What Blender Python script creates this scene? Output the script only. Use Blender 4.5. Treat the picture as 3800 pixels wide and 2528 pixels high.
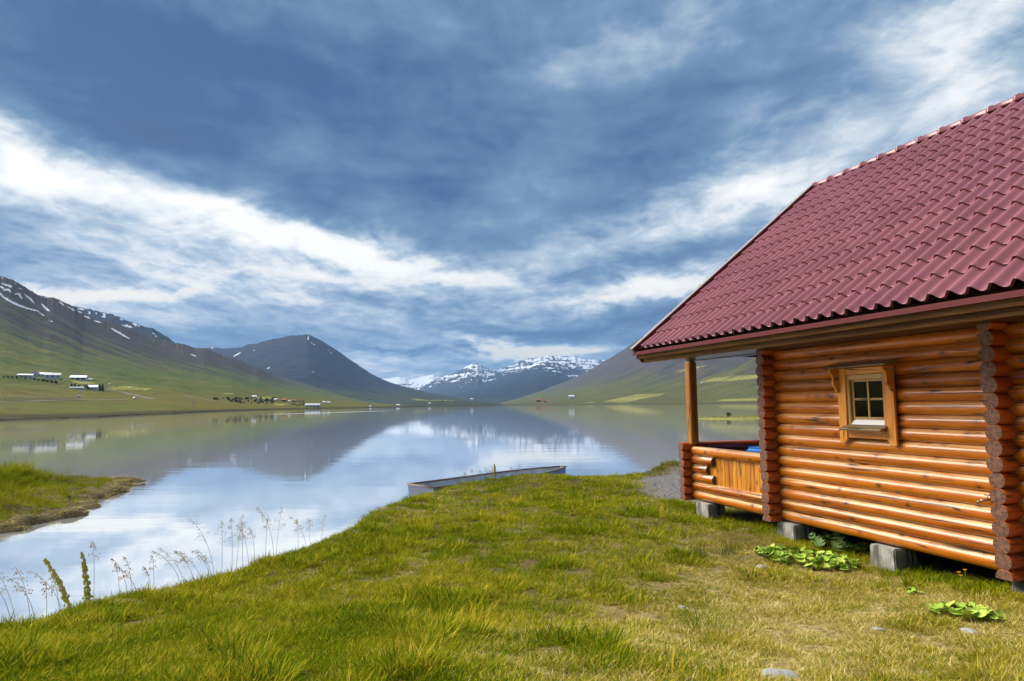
import bpy, bmesh, math, random
import numpy as np
from mathutils import Matrix, Vector, Euler

for o in list(bpy.data.objects):
    bpy.data.objects.remove(o)
SC = bpy.context.scene
COL = SC.collection
random.seed(7)
RNG = np.random.default_rng(7)
R = math.radians

# ------------------------------------------------------------------ camera
CAMZ = 2.6                       # metres above the lake
FPX, PITCH, ROLL = 2413.9, 0.0978, 0.0084
cam_d = bpy.data.cameras.new('camera')
cam = bpy.data.objects.new('camera', cam_d)
COL.objects.link(cam)
cam_d.sensor_width = 36.0
cam_d.lens = FPX * 36.0 / 3800.0
cam_d.clip_start = 0.05
cam_d.clip_end = 60000.0
cam.matrix_world = (Matrix.Translation((0, 0, CAMZ)) @ Matrix.Rotation(math.pi/2 + PITCH, 4, 'X')
                    @ Matrix.Rotation(-ROLL, 4, 'Z'))
SC.camera = cam

SUN_EL, SUN_AZ = R(46), R(-72)   # azimuth measured from +Y towards +X
EXPOSURE = 2.45
EXF = 2.0 ** EXPOSURE
SC.view_settings.view_transform = 'Standard'
SC.view_settings.look = 'None'
SC.view_settings.exposure = EXPOSURE
SC.view_settings.gamma = 1.0
SC.view_settings.use_curve_mapping = False
SC.cycles.use_denoising = True
SC.cycles.max_bounces = 6
SC.cycles.diffuse_bounces = 3
SC.cycles.glossy_bounces = 3
SC.cycles.transmission_bounces = 4
SC.cycles.transparent_max_bounces = 8
SC.cycles.volume_bounces = 0
SC.cycles.sample_clamp_indirect = 6.0


def ray(px, py):
    """photo pixel (3800 wide) -> (x/y, z/y) of the world direction, used as survey sightings"""
    u, w = px - 1900.0, py - 1264.0
    cr, sr = math.cos(ROLL), math.sin(ROLL)
    u0, w0 = u*cr - w*sr, u*sr + w*cr
    c, s = math.cos(PITCH), math.sin(PITCH)
    d = (u0/FPX, c + w0/FPX*s, s - w0/FPX*c)
    return d[0]/d[1], d[2]/d[1]


K = 3800.0/2357.0
def rd(x, y): return ray(x*K, y*K)                    # sightings taken on a 2357 px wide copy
def Z4(x, y): return ray(x*.4243, 980 + y*.4243)
def Z5(x, y): return ray(700 + x*.4243, 1180 + y*.4243)
def Z6(x, y): return ray(1300 + x*.5091, 1250 + y*.5091)


# ------------------------------------------------------------------ node helpers
class NT:
    def __init__(self, tree):
        self.t = tree; self.n = tree.nodes; self.l = tree.links
    def new(self, kind, **kw):
        nd = self.n.new(kind)
        for k, v in kw.items():
            setattr(nd, k, v)
        return nd
    def put(self, sock, v):
        if v is None:
            return
        if hasattr(v, 'is_output') or isinstance(v, bpy.types.NodeSocket):
            self.l.new(v, sock)
        else:
            if isinstance(v, (tuple, list)) and len(v) == 3 and sock.type == 'RGBA':
                v = (*v, 1)
            sock.default_value = v
    def math(self, op, a, b=None, c=None, clamp=False):
        nd = self.new('ShaderNodeMath', operation=op, use_clamp=clamp)
        self.put(nd.inputs[0], a); self.put(nd.inputs[1], b); self.put(nd.inputs[2], c)
        return nd.outputs[0]
    def vec(self, op, a, b=None, scale=None):
        nd = self.new('ShaderNodeVectorMath', operation=op)
        self.put(nd.inputs[0], a); self.put(nd.inputs[1], b)
        if scale is not None:
            self.put(nd.inputs['Scale'], scale)
        return nd.outputs['Value'] if op in ('DOT_PRODUCT', 'LENGTH', 'DISTANCE') else nd.outputs[0]
    def mapping(self, v, loc=(0, 0, 0), rot=(0, 0, 0), sca=(1, 1, 1), kind='POINT'):
        nd = self.new('ShaderNodeMapping', vector_type=kind)
        self.put(nd.inputs['Vector'], v)
        if 'Location' in nd.inputs: nd.inputs['Location'].default_value = loc
        nd.inputs['Rotation'].default_value = rot
        nd.inputs['Scale'].default_value = sca
        return nd.outputs[0]
    def noise(self, v, scale=1.0, detail=4.0, rough=.55, dist=0.0, out=0):
        nd = self.new('ShaderNodeTexNoise')
        self.put(nd.inputs['Vector'], v)
        nd.inputs['Scale'].default_value = scale; nd.inputs['Detail'].default_value = detail
        nd.inputs['Roughness'].default_value = rough; nd.inputs['Distortion'].default_value = dist
        return nd.outputs[out]
    def smooth(self, v, a, b, lo=0.0, hi=1.0):
        nd = self.new('ShaderNodeMapRange', interpolation_type='SMOOTHSTEP')
        self.put(nd.inputs[0], v)
        for i, x in enumerate((a, b, lo, hi)):
            nd.inputs[i+1].default_value = x
        return nd.outputs[0]
    def mix(self, f, a, b, blend='MIX'):
        nd = self.new('ShaderNodeMix', data_type='RGBA', blend_type=blend)
        self.put(nd.inputs[0], f); self.put(nd.inputs[6], a); self.put(nd.inputs[7], b)
        return nd.outputs[2]
    def ramp(self, f, stops):
        nd = self.new('ShaderNodeValToRGB')
        e = nd.color_ramp.elements
        while len(e) < len(stops): e.new(.5)
        for i, (p, c) in enumerate(stops):
            e[i].position = p; e[i].color = (*c, 1)
        self.put(nd.inputs[0], f)
        return nd.outputs[0]
    def comb(self, x, y, z):
        nd = self.new('ShaderNodeCombineXYZ')
        self.put(nd.inputs[0], x); self.put(nd.inputs[1], y); self.put(nd.inputs[2], z)
        return nd.outputs[0]
    def sep(self, v):
        nd = self.new('ShaderNodeSeparateXYZ'); self.put(nd.inputs[0], v)
        return nd.outputs
    def attr(self, name):
        nd = self.new('ShaderNodeAttribute', attribute_name=name)
        return nd.outputs['Fac']
    def bump(self, h, strength=.3, dist=.01, normal=None):
        nd = self.new('ShaderNodeBump'); nd.inputs['Strength'].default_value = strength
        nd.inputs['Distance'].default_value = dist
        self.put(nd.inputs['Height'], h)
        if normal is not None: self.put(nd.inputs['Normal'], normal)
        return nd.outputs[0]


def mat(name):
    m = bpy.data.materials.new(name); m.use_nodes = True
    t = NT(m.node_tree)
    b = m.node_tree.nodes['Principled BSDF']
    return m, t, b


# ------------------------------------------------------------------ world: daylight sky under a torn cloud sheet
W = bpy.data.worlds.new('World'); SC.world = W; W.use_nodes = True
wt = NT(W.node_tree)
bg = W.node_tree.nodes['Background']
gen = wt.new('ShaderNodeTexCoord').outputs['Generated']
dx, dy, dz = wt.sep(gen)
sky = wt.new('ShaderNodeTexSky', sky_type='NISHITA', sun_disc=False, sun_elevation=SUN_EL, sun_rotation=SUN_AZ)
dzp = wt.math('ADD', wt.math('MAXIMUM', dz, 0.0), .10)
plane = wt.comb(wt.math('DIVIDE', dx, dzp), wt.math('DIVIDE', dy, dzp), 0.0)     # the cloud sheet seen from below
n_big = wt.noise(wt.mapping(plane, (3.1, 1.7, 0), (0, 0, .35), (.55, .30, 1)), 1.0, 5, .55, .4)
n_mid = wt.noise(wt.mapping(plane, (8.3, 2.2, 0), (0, 0, .25), (2.9, 1.9, 1)), 1.0, 7, .62, .5)
n_fin = wt.noise(wt.mapping(plane, (1.3, 5.2, 0), (0, 0, .2), (8.5, 5.5, 1)), 1.0, 7, .65, .4)
# tangent coordinates of the northern sky (world +Y), for the large cloud banks
dyp = wt.math('MAXIMUM', dy, .12)
P = wt.math('DIVIDE', dx, dyp); Q = wt.math('DIVIDE', dz, dyp)
wob = wt.noise(wt.comb(P, wt.math('MULTIPLY', Q, 2.2), 1.7), 3.2, 6, .6, .3, 1)
wob = wt.vec('MULTIPLY', wt.vec('SUBTRACT', wob, (.5, .5, .5)), (.34, .15, 0))
PQ = wt.vec('ADD', wt.comb(P, Q, 0.0), wob)
BANKS = [  # sighted centre x,y, half sizes, tilt, brightness
    (50, 360, 170, 75, 22, .36), (230, 450, 330, 60, 14, .26), (680, 535, 250, 44, 12, .62), (930, 600, 260, 26, 8, .48),
    (260, 664, 200, 13, -2, .55), (1650, 480, 330, 62, -14, .38), (1520, 668, 170, 28, 0, .55), (1210, 790, 170, 20, 2, .60),
    (2260, 80, 230, 110, -25, .36), (1480, 100, 330, 55, -24, .13), (1960, 300, 420, 70, -18, .12), (1000, 850, 700, 45, 0, .25), (650, 690, 950, 75, 0, .24), (1750, 640, 400, 60, 0, .10),
    (300, 590, 400, 40, 10, .10), (820, 640, 250, 16, 2, .18), (2050, 430, 300, 50, -25, .2),
    (230, 130, 620, 140, 8, -.10), (1200, 290, 520, 130, 0, -.09), (370, 315, 210, 38, 10, -.20), (900, 440, 380, 45, 8, -.12),
    (1560, 600, 270, 26, -4, -.17), (1230, 650, 300, 22, 0, -.10), (650, 730, 360, 36, 0, -.05), (900, 802, 85, 6, -2, -.16),
    (1095, 789, 50, 7, 0, -.42), (1330, 742, 240, 13, -3, -.16), (1000, 690, 300, 20, 3, -.08), (1700, 180, 260, 60, -20, -.10),
    (330, 510, 600, 120, 14, .20), (600, 600, 500, 45, 8, .12), (1700, 470, 420, 120, -14, .04), (2150, 220, 480, 170, -25, .10), (1000, 585, 360, 40, 6, .14), (150, 600, 300, 40, 6, .12),
]
acc = None
for (cx, cy, rx, ry, ang, amp) in BANKS:
    p0, q0 = rd(cx, cy)
    m = wt.mapping(PQ, (p0, q0, 0), (0, 0, R(-ang)), (rx/1497.0, ry/1497.0, 1), 'TEXTURE')
    e = wt.math('POWER', 2.718, wt.math('MULTIPLY', wt.vec('DOT_PRODUCT', m, m), -1.0))
    acc = wt.math('MULTIPLY_ADD', e, amp, acc if acc is not None else 0.0)
north = wt.smooth(dy, .12, .45)
acc = wt.math('MULTIPLY', acc, north)
acc = wt.math('MULTIPLY', acc, wt.math('MULTIPLY_ADD', wt.math('ADD', n_mid, n_fin), 1.0, .05))
low = wt.smooth(dz, .02, .35)
b1 = wt.math('MULTIPLY_ADD', wt.math('SUBTRACT', n_big, .5), .70, .335)
b1 = wt.math('MULTIPLY_ADD', wt.math('SUBTRACT', n_mid, .5), .40, b1)
b1 = wt.math('MULTIPLY_ADD', wt.math('SUBTRACT', n_fin, .5), wt.math('MULTIPLY_ADD', low, .08, .18), b1)
n_lay = wt.noise(wt.mapping(gen, (2.3, .7, 1.1), (.10, .06, 0), (1.6, 1.6, 9.0)), 1.0, 6, .6, .5)      # level layers of stratus
b1 = wt.math('MULTIPLY_ADD', wt.math('SUBTRACT', n_lay, .5), .45, b1)
bri = wt.math('ADD', b1, acc, clamp=True)
cloud = wt.ramp(bri, [(0.0, (.022, .060, .170)), (.20, (.046, .110, .268)), (.42, (.180, .300, .475)), (.60, (.47, .585, .70)),
                      (.77, (.88, .92, .94)), (1.0, (1.15, 1.15, 1.12))])
warm = wt.math('MULTIPLY', wt.smooth(dz, .26, .04), wt.smooth(bri, .6, .95))
cloud = wt.mix(wt.math('MULTIPLY', warm, 1.0), cloud, (1.0, .93, .74))
cloud = wt.vec('SCALE', cloud, scale=1.0/EXF)
clear = wt.vec('SCALE', sky.outputs[0], scale=.05)
colr = wt.mix(wt.math('MULTIPLY_ADD', wt.smooth(bri, .0, .35), .05, .94), clear, cloud)
wt.l.new(colr, bg.inputs[0]); bg.inputs[1].default_value = 1.0

sun_d = bpy.data.lights.new('sun', 'SUN'); sun_d.energy = 1.5; sun_d.angle = R(50); sun_d.color = (1.0, .93, .80)
sun = bpy.data.objects.new('sun', sun_d); COL.objects.link(sun)
sdir = Vector((math.sin(SUN_AZ)*math.cos(SUN_EL), math.cos(SUN_AZ)*math.cos(SUN_EL), math.sin(SUN_EL)))
sun.rotation_euler = sdir.to_track_quat('Z', 'Y').to_euler()
sun.location = sdir*50


# ------------------------------------------------------------------ numpy noise
def vnoise(x, y, seed=0):
    x = np.asarray(x, float); y = np.asarray(y, float)
    xi = np.floor(x).astype(np.int64); yi = np.floor(y).astype(np.int64)
    fx = x-xi; fy = y-yi
    fx = fx*fx*(3-2*fx); fy = fy*fy*(3-2*fy)
    def h(a, b):
        n = (a*374761393 + b*668265263 + seed*974634777) & 0xffffffff
        n = ((n ^ (n >> 13))*1274126177) & 0xffffffff
        n = ((n ^ (n >> 16))*2246822519) & 0xffffffff
        return (n ^ (n >> 15))/4294967295.0
    return (h(xi, yi)*(1-fx)+h(xi+1, yi)*fx)*(1-fy) + (h(xi, yi+1)*(1-fx)+h(xi+1, yi+1)*fx)*fy
def fbm(x, y, seed=0, oct=4, gain=.5):
    s = 0; a = 1; n = 0
    for i in range(oct):
        s = s + a*vnoise(x*2**i+i*17.3, y*2**i+i*9.1, seed+i); n += a; a *= gain
    return s/n
def sstep(a, b, x):
    t = np.clip((np.asarray(x, float)-a)/(b-a), 0, 1); return t*t*(3-2*t)


# ------------------------------------------------------------------ object helpers
def put(o, parent=None, label=None, cat=None, group=None, kind=None):
    COL.objects.link(o) if o.name not in COL.objects else None
    if parent is not None: o.parent = parent
    if label: o['label'] = label
    if cat: o['category'] = cat
    if group: o['group'] = group
    if kind: o['kind'] = kind
    return o
def mesh_data(name, v, f, mats=(), smooth=False, mi=None):
    me = bpy.data.meshes.new(name)
    me.from_pydata([tuple(map(float, q)) for q in v] if not isinstance(v, np.ndarray) else v.tolist(), [], f if not isinstance(f, np.ndarray) else f.tolist())
    for m in mats: me.materials.append(m)
    if mi is not None: me.polygons.foreach_set('material_index', np.asarray(mi, dtype=np.int32))
    if smooth is True: me.polygons.foreach_set('use_smooth', np.ones(len(me.polygons), dtype=bool))
    elif smooth is not False: me.polygons.foreach_set('use_smooth', np.asarray(smooth, dtype=bool))
    me.update()
    return me
def mesh_obj(name, v, f, mats=(), parent=None, smooth=False, mi=None, **kw):
    o = bpy.data.objects.new(name, mesh_data(name, v, f, mats, smooth, mi))
    return put(o, parent, **kw)
def empty(name, loc=(0, 0, 0), rz=0.0, **kw):
    o = bpy.data.objects.new(name, None); o.location = loc; o.rotation_euler = (0, 0, rz); o.empty_display_size = .2
    return put(o, **kw)
def box_vf(c, h):
    v = [(c[0]+sx*h[0], c[1]+sy*h[1], c[2]+sz*h[2]) for sx in (-1, 1) for sy in (-1, 1) for sz in (-1, 1)]
    return v, [(0, 1, 3, 2), (4, 6, 7, 5), (0, 4, 5, 1), (2, 3, 7, 6), (0, 2, 6, 4), (1, 5, 7, 3)]
class MB:
    def __init__(self): self.v = []; self.f = []; self.mi = []
    def add(self, v, f, m=0):
        n = len(self.v); self.v += [tuple(q) for q in v]; self.f += [tuple(i+n for i in q) for q in f]; self.mi += [m]*len(f)
        return self
    def box(self, c, h, m=0, rot=None):
        v, f = box_vf((0, 0, 0), h)
        if rot is not None: v = [tuple(rot @ Vector(q)) for q in v]
        return self.add([(q[0]+c[0], q[1]+c[1], q[2]+c[2]) for q in v], f, m)
    def tube(self, pts, rad, n=6, m=0, cap=True):
        pts = [Vector(p) for p in pts]; rings = []
        for i, p in enumerate(pts):
            d = (pts[min(i+1, len(pts)-1)]-pts[max(i-1, 0)]).normalized()
            a = d.orthogonal().normalized() if i == 0 else (a - d*a.dot(d)).normalized()
            b = d.cross(a); r = rad[i] if isinstance(rad, (list, tuple)) else rad
            rings.append([p + (a*math.cos(2*math.pi*j/n)+b*math.sin(2*math.pi*j/n))*r for j in range(n)])
        v = [q for r_ in rings for q in r_]
        f = [(i*n+j, i*n+(j+1) % n, (i+1)*n+(j+1) % n, (i+1)*n+j) for i in range(len(pts)-1) for j in range(n)]
        if cap: f += [tuple(range(n-1, -1, -1)), tuple((len(pts)-1)*n+j for j in range(n))]
        return self.add(v, f, m)
    def obj(self, name, mats, parent=None, smooth=False, **kw):
        return mesh_obj(name, self.v, self.f, mats if isinstance(mats, (list, tuple)) else (mats,), parent, smooth, self.mi, **kw)
def float_attr(me, name, arr):
    a = me.attributes.new(name, 'FLOAT', 'POINT'); a.data.foreach_set('value', np.asarray(arr, dtype=np.float32))



# ------------------------------------------------------------------ far terrain
PAX = -.065                                           # the fjord's axis, x per metre of y

def terrain_mat(name, low, high, streak, rockc, ochre=0.0):
    m, t, b = mat(name)
    pos = t.new('ShaderNodeNewGeometry').outputs['Position']
    x, y, z = t.sep(pos)
    l = t.math('SUBTRACT', x, t.math('MULTIPLY', y, PAX))          # across the valley
    st = t.comb(t.math('MULTIPLY', y, 1/70.0), t.math('MULTIPLY', l, 1/420.0), t.math('MULTIPLY', z, 1/260.))
    n1 = t.noise(st, 1.0, 6, .62, .3)
    n2 = t.noise(t.comb(t.math('MULTIPLY', y, 1/22.0), t.math('MULTIPLY', l, 1/150.0), 3.0), 1.0, 5, .65, .4)
    n3 = t.noise(pos, 1/170.0, 5, .6)
    n4 = t.noise(t.mapping(pos, sca=(1, .25, 2)), 1/7.0, 5, .68)
    veg = t.attr('veg')
    g = t.math('ADD', veg, t.math('MULTIPLY', t.math('SUBTRACT', n1, .5), 1.5))
    g = t.math('ADD', g, t.math('MULTIPLY', t.math('SUBTRACT', n2, .5), .7))
    g = t.smooth(g, .25, .8)
    lowc = t.mix(t.smooth(n3, .38, .62), low[0], low[1])
    lowc = t.mix(t.math('MULTIPLY', t.smooth(n2, .45, .72), .55), lowc, low[2])
    hic = t.mix(t.smooth(n1, .35, .65), high[0], high[1])
    col = t.mix(g, hic, lowc)
    col = t.mix(t.math('MULTIPLY', t.smooth(n2, .60, .72), streak), col, rockc)
    col = t.mix(t.math('MULTIPLY', t.smooth(n4, .42, .70), .42), col, (.02, .022, .012))
    low_z = t.math('MULTIPLY', t.smooth(t.math('ADD', z, t.math('MULTIPLY', t.math('SUBTRACT', n3, .5), 40.0)), 34.0, 6.0), ochre)
    col = t.mix(t.math('MULTIPLY', low_z, t.smooth(n4, .25, .6)), col, (.150, .090, .022))
    col = t.mix(t.math('MULTIPLY', t.smooth(z, 1.6, .5), .8), col, (.022, .020, .012))
    col = t.mix(t.math('MULTIPLY', t.attr('fld'), t.smooth(n2, .30, .55, .25, .8)), col, t.mix(t.smooth(n4, .35, .65), (.30, .27, .07), (.20, .21, .05)))
    snow = t.smooth(t.math('ADD', t.attr('snow'), t.math('MULTIPLY', t.math('SUBTRACT', n4, .5), .35)), .42, .58)
    col = t.mix(snow, col, (.56, .61, .68))
    t.l.new(col, b.inputs['Base Color'])
    b.inputs['Roughness'].default_value = .95
    b.inputs['Specular IOR Level'].default_value = .1
    t.l.new(t.bump(t.math('ADD', t.math('ADD', n1, t.math('MULTIPLY', n2, .5)), t.math('MULTIPLY', n4, .12)), .8, 16.0), b.inputs['Normal'])
    return m

GREEN = ((.050, .088, .008), (.088, .100, .010), (.125, .100, .016))
M_left = terrain_mat('moor_slope', GREEN, ((.034, .028, .025), (.055, .042, .034)), .35, (.10, .085, .075), .35)
M_peak = terrain_mat('dark_scree', ((.026, .040, .022), (.036, .044, .024), (.042, .042, .03)), ((.009, .013, .026), (.017, .019, .032)), .2, (.04, .04, .045))
M_right = terrain_mat('green_scree', ((.075, .085, .020), (.085, .080, .024), (.15, .14, .035)), ((.050, .047, .052), (.070, .060, .058)), .35, (.13, .115, .115))
M_far = terrain_mat('far_rock', ((.03, .04, .045), (.035, .042, .05), (.04, .05, .05)), ((.022, .026, .040), (.035, .038, .050)), .2, (.05, .055, .07))


def seg_dist(px, py, poly, along=False):
    d = np.full(np.shape(px), 1e9); par = np.zeros(np.shape(px)); ns = len(poly)-1
    for k_, ((x0, y0), (x1, y1)) in enumerate(zip(poly[:-1], poly[1:])):
        ex, ey = x1-x0, y1-y0
        t = np.clip(((px-x0)*ex+(py-y0)*ey)/max(ex*ex+ey*ey, 1e-12), 0, 1)
        dn = np.hypot(px-x0-t*ex, py-y0-t*ey)
        if along: par = np.where(dn < d, (k_+t)/ns, par)
        d = np.minimum(d, dn)
    return (d, par) if along else d
def in_poly(px, py, poly):
    r = np.zeros(np.shape(px), bool); n = len(poly)
    for i in range(n):
        x0, y0 = poly[i]; x1, y1 = poly[(i+1) % n]
        c = ((y0 > py) != (y1 > py)) & (px < (x1-x0)*(py-y0)/((y1-y0) if y1 != y0 else 1e-9)+x0)
        r ^= c
    return r


class Mountain:
    """a slope standing between its foot and its skyline; p = x/y bearing, ridge surveyed as bearing and height"""
    def __init__(self, sky, ridge, shore, rough, power=2.0, base=.05, seed=1, gully=(140., 900.), edge=.012):
        s = sorted(sky); self.sp = np.array([q[0] for q in s]); self.sq = np.array([q[1] for q in s])
        self.ridge, self.shore = ridge, shore
        self.rough, self.power, self.base, self.seed, self.gully, self.edge = rough, power, base, seed, gully, edge
    def yr(self, p): return np.maximum(self.ridge(p), self.shore(p)+120)
    def z(self, p, Y):
        p = np.asarray(p, float); Y = np.asarray(Y, float)
        yr = self.yr(p); ys = self.shore(p)
        q = np.interp(p, self.sp, self.sq)
        zr = CAMZ + q*yr
        w = (Y-ys)/(yr-ys); wc = np.clip(w, 0, 1)
        base = np.minimum(self.base, .45*np.maximum(zr, .5)/(yr-ys))
        jag = self.edge*(fbm(p*260, p*0+3.1, self.seed+5, 4, .6)-.5)*2*zr
        z = .25 + base*(yr-ys)*wc + (zr-.25-base*(yr-ys))*wc**self.power
        x = p*Y; l = x-PAX*Y
        gl = 1-np.abs(fbm(Y/self.gully[0], l/self.gully[1], self.seed, 5, .55)*2-1)
        fn = fbm(x/55., Y/55., self.seed+9, 4)-.5
        amp = np.sin(np.pi*np.clip(wc, 0, 1)**.9)*self.rough
        z = z + amp*zr*(gl-.72) + fn*np.minimum(zr*.05, 9)*np.clip(wc*6, 0, 1)*np.clip((1-wc)*5, 0, 1)
        z = z+jag*sstep(.86, 1.0, wc)
        z = np.where(w > 1, zr+jag-(Y-yr)*.45, z)
        z = np.where(w < 0, np.maximum(.25+(Y-ys)*.35, -4), z)
        return z
    def hit(self, p, q):
        """where a sight line meets the slope"""
        ys, yr = float(self.shore(np.array(p))), float(self.yr(np.array(p)))
        Y = np.linspace(ys, yr, 3000)
        zz = self.z(np.full_like(Y, p), Y); d = zz-(CAMZ+q*Y)
        i = np.argmax(d > 0)
        return float(p*Y[i]), float(Y[i]), float(zz[i])
    def build(self, name, material, pgrid, rows, veg, label, snow=(), fields=(), snow_fn=None, wexp=1.5):
        ncol = len(pgrid)
        w = np.concatenate([[-.02], np.linspace(0, 1, rows)**wexp, [1.03, 1.1, 1.3]])
        Pg = np.repeat(pgrid[:, None], len(w), 1)
        ys = self.shore(Pg); yr = self.yr(Pg)
        Y = ys+(yr-ys)*w[None, :]
        Y[:, 0] = ys[:, 0]-12
        Z = self.z(Pg, Y)
        v = np.stack([Pg*Y, Y, Z], -1).reshape(-1, 3)
        n = len(w)
        i = np.arange(ncol-1)[:, None]*n + np.arange(n-1)[None, :]
        f = np.stack([i, i+n, i+n+1, i+1], -1).reshape(-1, 4)
        me = mesh_data(name, v, f, (material,), True)
        pq_p = Pg.ravel(); pq_q = ((Z-CAMZ)/Y).ravel()
        sn = np.zeros(len(v))
        for poly, wd in snow:
            d, tt = seg_dist(pq_p, pq_q, poly, True)
            nz_ = fbm(pq_p*420+7, pq_q*900, 17, 4, .7)-.5
            we = wd*.85*(1.05-.75*np.abs(2*tt-1)**2.2)*(1+2.4*nz_)
            sn = np.maximum(sn, np.clip(1.15-d/np.maximum(we, 1e-6)*.62, 0, 1))
        if snow_fn is not None:
            sn = np.maximum(sn, snow_fn(Pg, Y, Z, np.repeat(w[None, :], ncol, 0)).ravel())
        fl = np.zeros(len(v))
        for poly in fields: fl[in_poly(pq_p, pq_q, poly)] = 1
        float_attr(me, 'veg', veg(np.repeat(np.clip(w, 0, 1)[None, :], ncol, 0), Z, Pg).ravel())
        float_attr(me, 'snow', sn); float_attr(me, 'fld', fl)
        o = bpy.data.objects.new(name, me)
        return put(o, label=label, kind='structure')


def interp(tab):
    xs = np.array([q[0] for q in tab], float); ys = np.array([q[1] for q in tab], float)
    return lambda p: np.interp(p, xs, ys)
def bearing(L, cap, sgn=-1):
    return lambda p: 1.0/((1.0/cap)**2 + (np.maximum(sgn*(np.asarray(p, float)-PAX), .004)/L)**2)**.5

shoreA = interp([(-2.5, 40), (-1.5, 70), (-1.0, 110), (-.787, 144), (-.633, 185), (-.52, 268), (-.45, 370), (-.36, 519), (-.24, 680), (-.11, 1080), (-.05, 1500), (0.05, 2200)])
SA = [Z4(*q) for q in [(0, 100), (100, 135), (200, 190), (270, 235), (400, 290), (470, 297), (560, 330), (660, 378), (740, 440), (880, 490), (1070, 540), (1200, 590),
      (1370, 650), (1530, 690), (1600, 700), (1720, 735), (1790, 738), (1900, 780), (2040, 820), (2200, 885)]]
SA += [Z5(*q) for q in [(600, 425), (700, 470), (820, 520), (930, 550), (1050, 575), (1200, 610), (1400, 670), (1560, 710), (1700, 735), (1850, 755), (2000, 766), (2220, 776)]]
SA += [(-2.6, .50), (-1.6, .36), (-1.1, .255), (-.9, .205), (-.03, .002), (.05, .001)]
mA = Mountain(SA, bearing(1250, 5600), shoreA, .035, 2.4, .040, 3, (260., 1100.))
def W4(l, w): return ([Z4(*q) for q in l], w*.4243/FPX*.62)
def W5(l, w): return ([Z5(*q) for q in l], w*.4243/FPX*.62)
snowA = [W4(*q) for q in [
    ([(-60, 200), (0, 258), (30, 290), (80, 320), (150, 355), (230, 385), (340, 413)], 15), ([(0, 165), (60, 185), (130, 208)], 12), ([(0, 195), (40, 215)], 14),
    ([(30, 228), (70, 222), (95, 245)], 14), ([(125, 262), (165, 258), (180, 285), (195, 305)], 13), ([(215, 265), (245, 290), (270, 310), (300, 345)], 13),
    ([(360, 345), (385, 370), (410, 395), (435, 415)], 15), ([(425, 490), (465, 507)], 9), ([(590, 372), (630, 395), (660, 415)], 9),
    ([(510, 325), (540, 345), (565, 370)], 11), ([(670, 405), (720, 432)], 8), ([(730, 452), (790, 477)], 11), ([(820, 495), (885, 512)], 9),
    ([(970, 560), (1020, 590), (1080, 625), (1135, 655)], 12), ([(1665, 787), (1718, 808)], 8), ([(345, 425), (390, 455)], 7), ([(280, 242), (350, 272), (410, 296)], 7),
    ([(5, 120), (30, 130)], 8), ([(120, 165), (140, 180)], 7), ([(160, 205), (195, 225)], 7)]]
pgA = np.concatenate([np.linspace(-2.4, -.85, 70)[:-1], np.linspace(-.85, -.02, 640)])
fieldA = [[Z4(*q) for q in l] for l in ([(940, 1078), (1130, 1068), (1340, 1090), (1280, 1104), (1000, 1098)], [(1940, 1126), (2040, 1130), (2040, 1140), (1960, 1138)],
          [(620, 1012), (760, 1024), (840, 1040), (760, 1052), (640, 1040)])]
fieldA += [[Z5(*q) for q in l] for l in ([(560, 690), (700, 688), (740, 705), (690, 718), (600, 700)], [(740, 745), (870, 752), (820, 765), (750, 760)])]
o_A = mA.build('moor_mountain', M_left, pgA, 230,
               lambda w, z, p: np.clip(1.08-z/195.0*np.clip(1.0+(p+.5)*.9, .6, 1.5), -.3, 1), 'long green and brown mountainside with snow streaks along the far shore', snowA, fieldA)

SA2 = [Z4(*q) for q in [(560, 350), (660, 376), (760, 388), (900, 425), (980, 440), (1060, 470), (1150, 510), (1250, 545), (1330, 560), (1400, 600), (1460, 635), (1530, 688), (1700, 760)]]
mA2 = Mountain(SA2, lambda p: 3900+0*np.asarray(p), lambda p: 2900+0*np.asarray(p), .05, 1.2, .1, 12, (90., 500.))
snowA2 = [W4(*q) for q in [([(680, 388), (750, 398)], 11), ([(780, 408), (785, 440)], 13), ([(840, 422), (845, 440)], 15), ([(900, 435), (925, 450)], 15), ([(985, 462), (990, 470)], 9),
          ([(1040, 478), (1090, 492)], 9), ([(1150, 515), (1220, 545)], 13), ([(1330, 597), (1375, 640)], 8), ([(1070, 537), (1110, 540), (1165, 555)], 14), ([(870, 450), (930, 470)], 8)]]
mA2.build('back_ridge', M_peak, np.linspace(Z4(560, 0)[0], Z4(1700, 0)[0], 190), 90, lambda w, z, p: w*0-.2,
          'dark ridge flecked with snow behind the green mountainside', snowA2)

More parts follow.
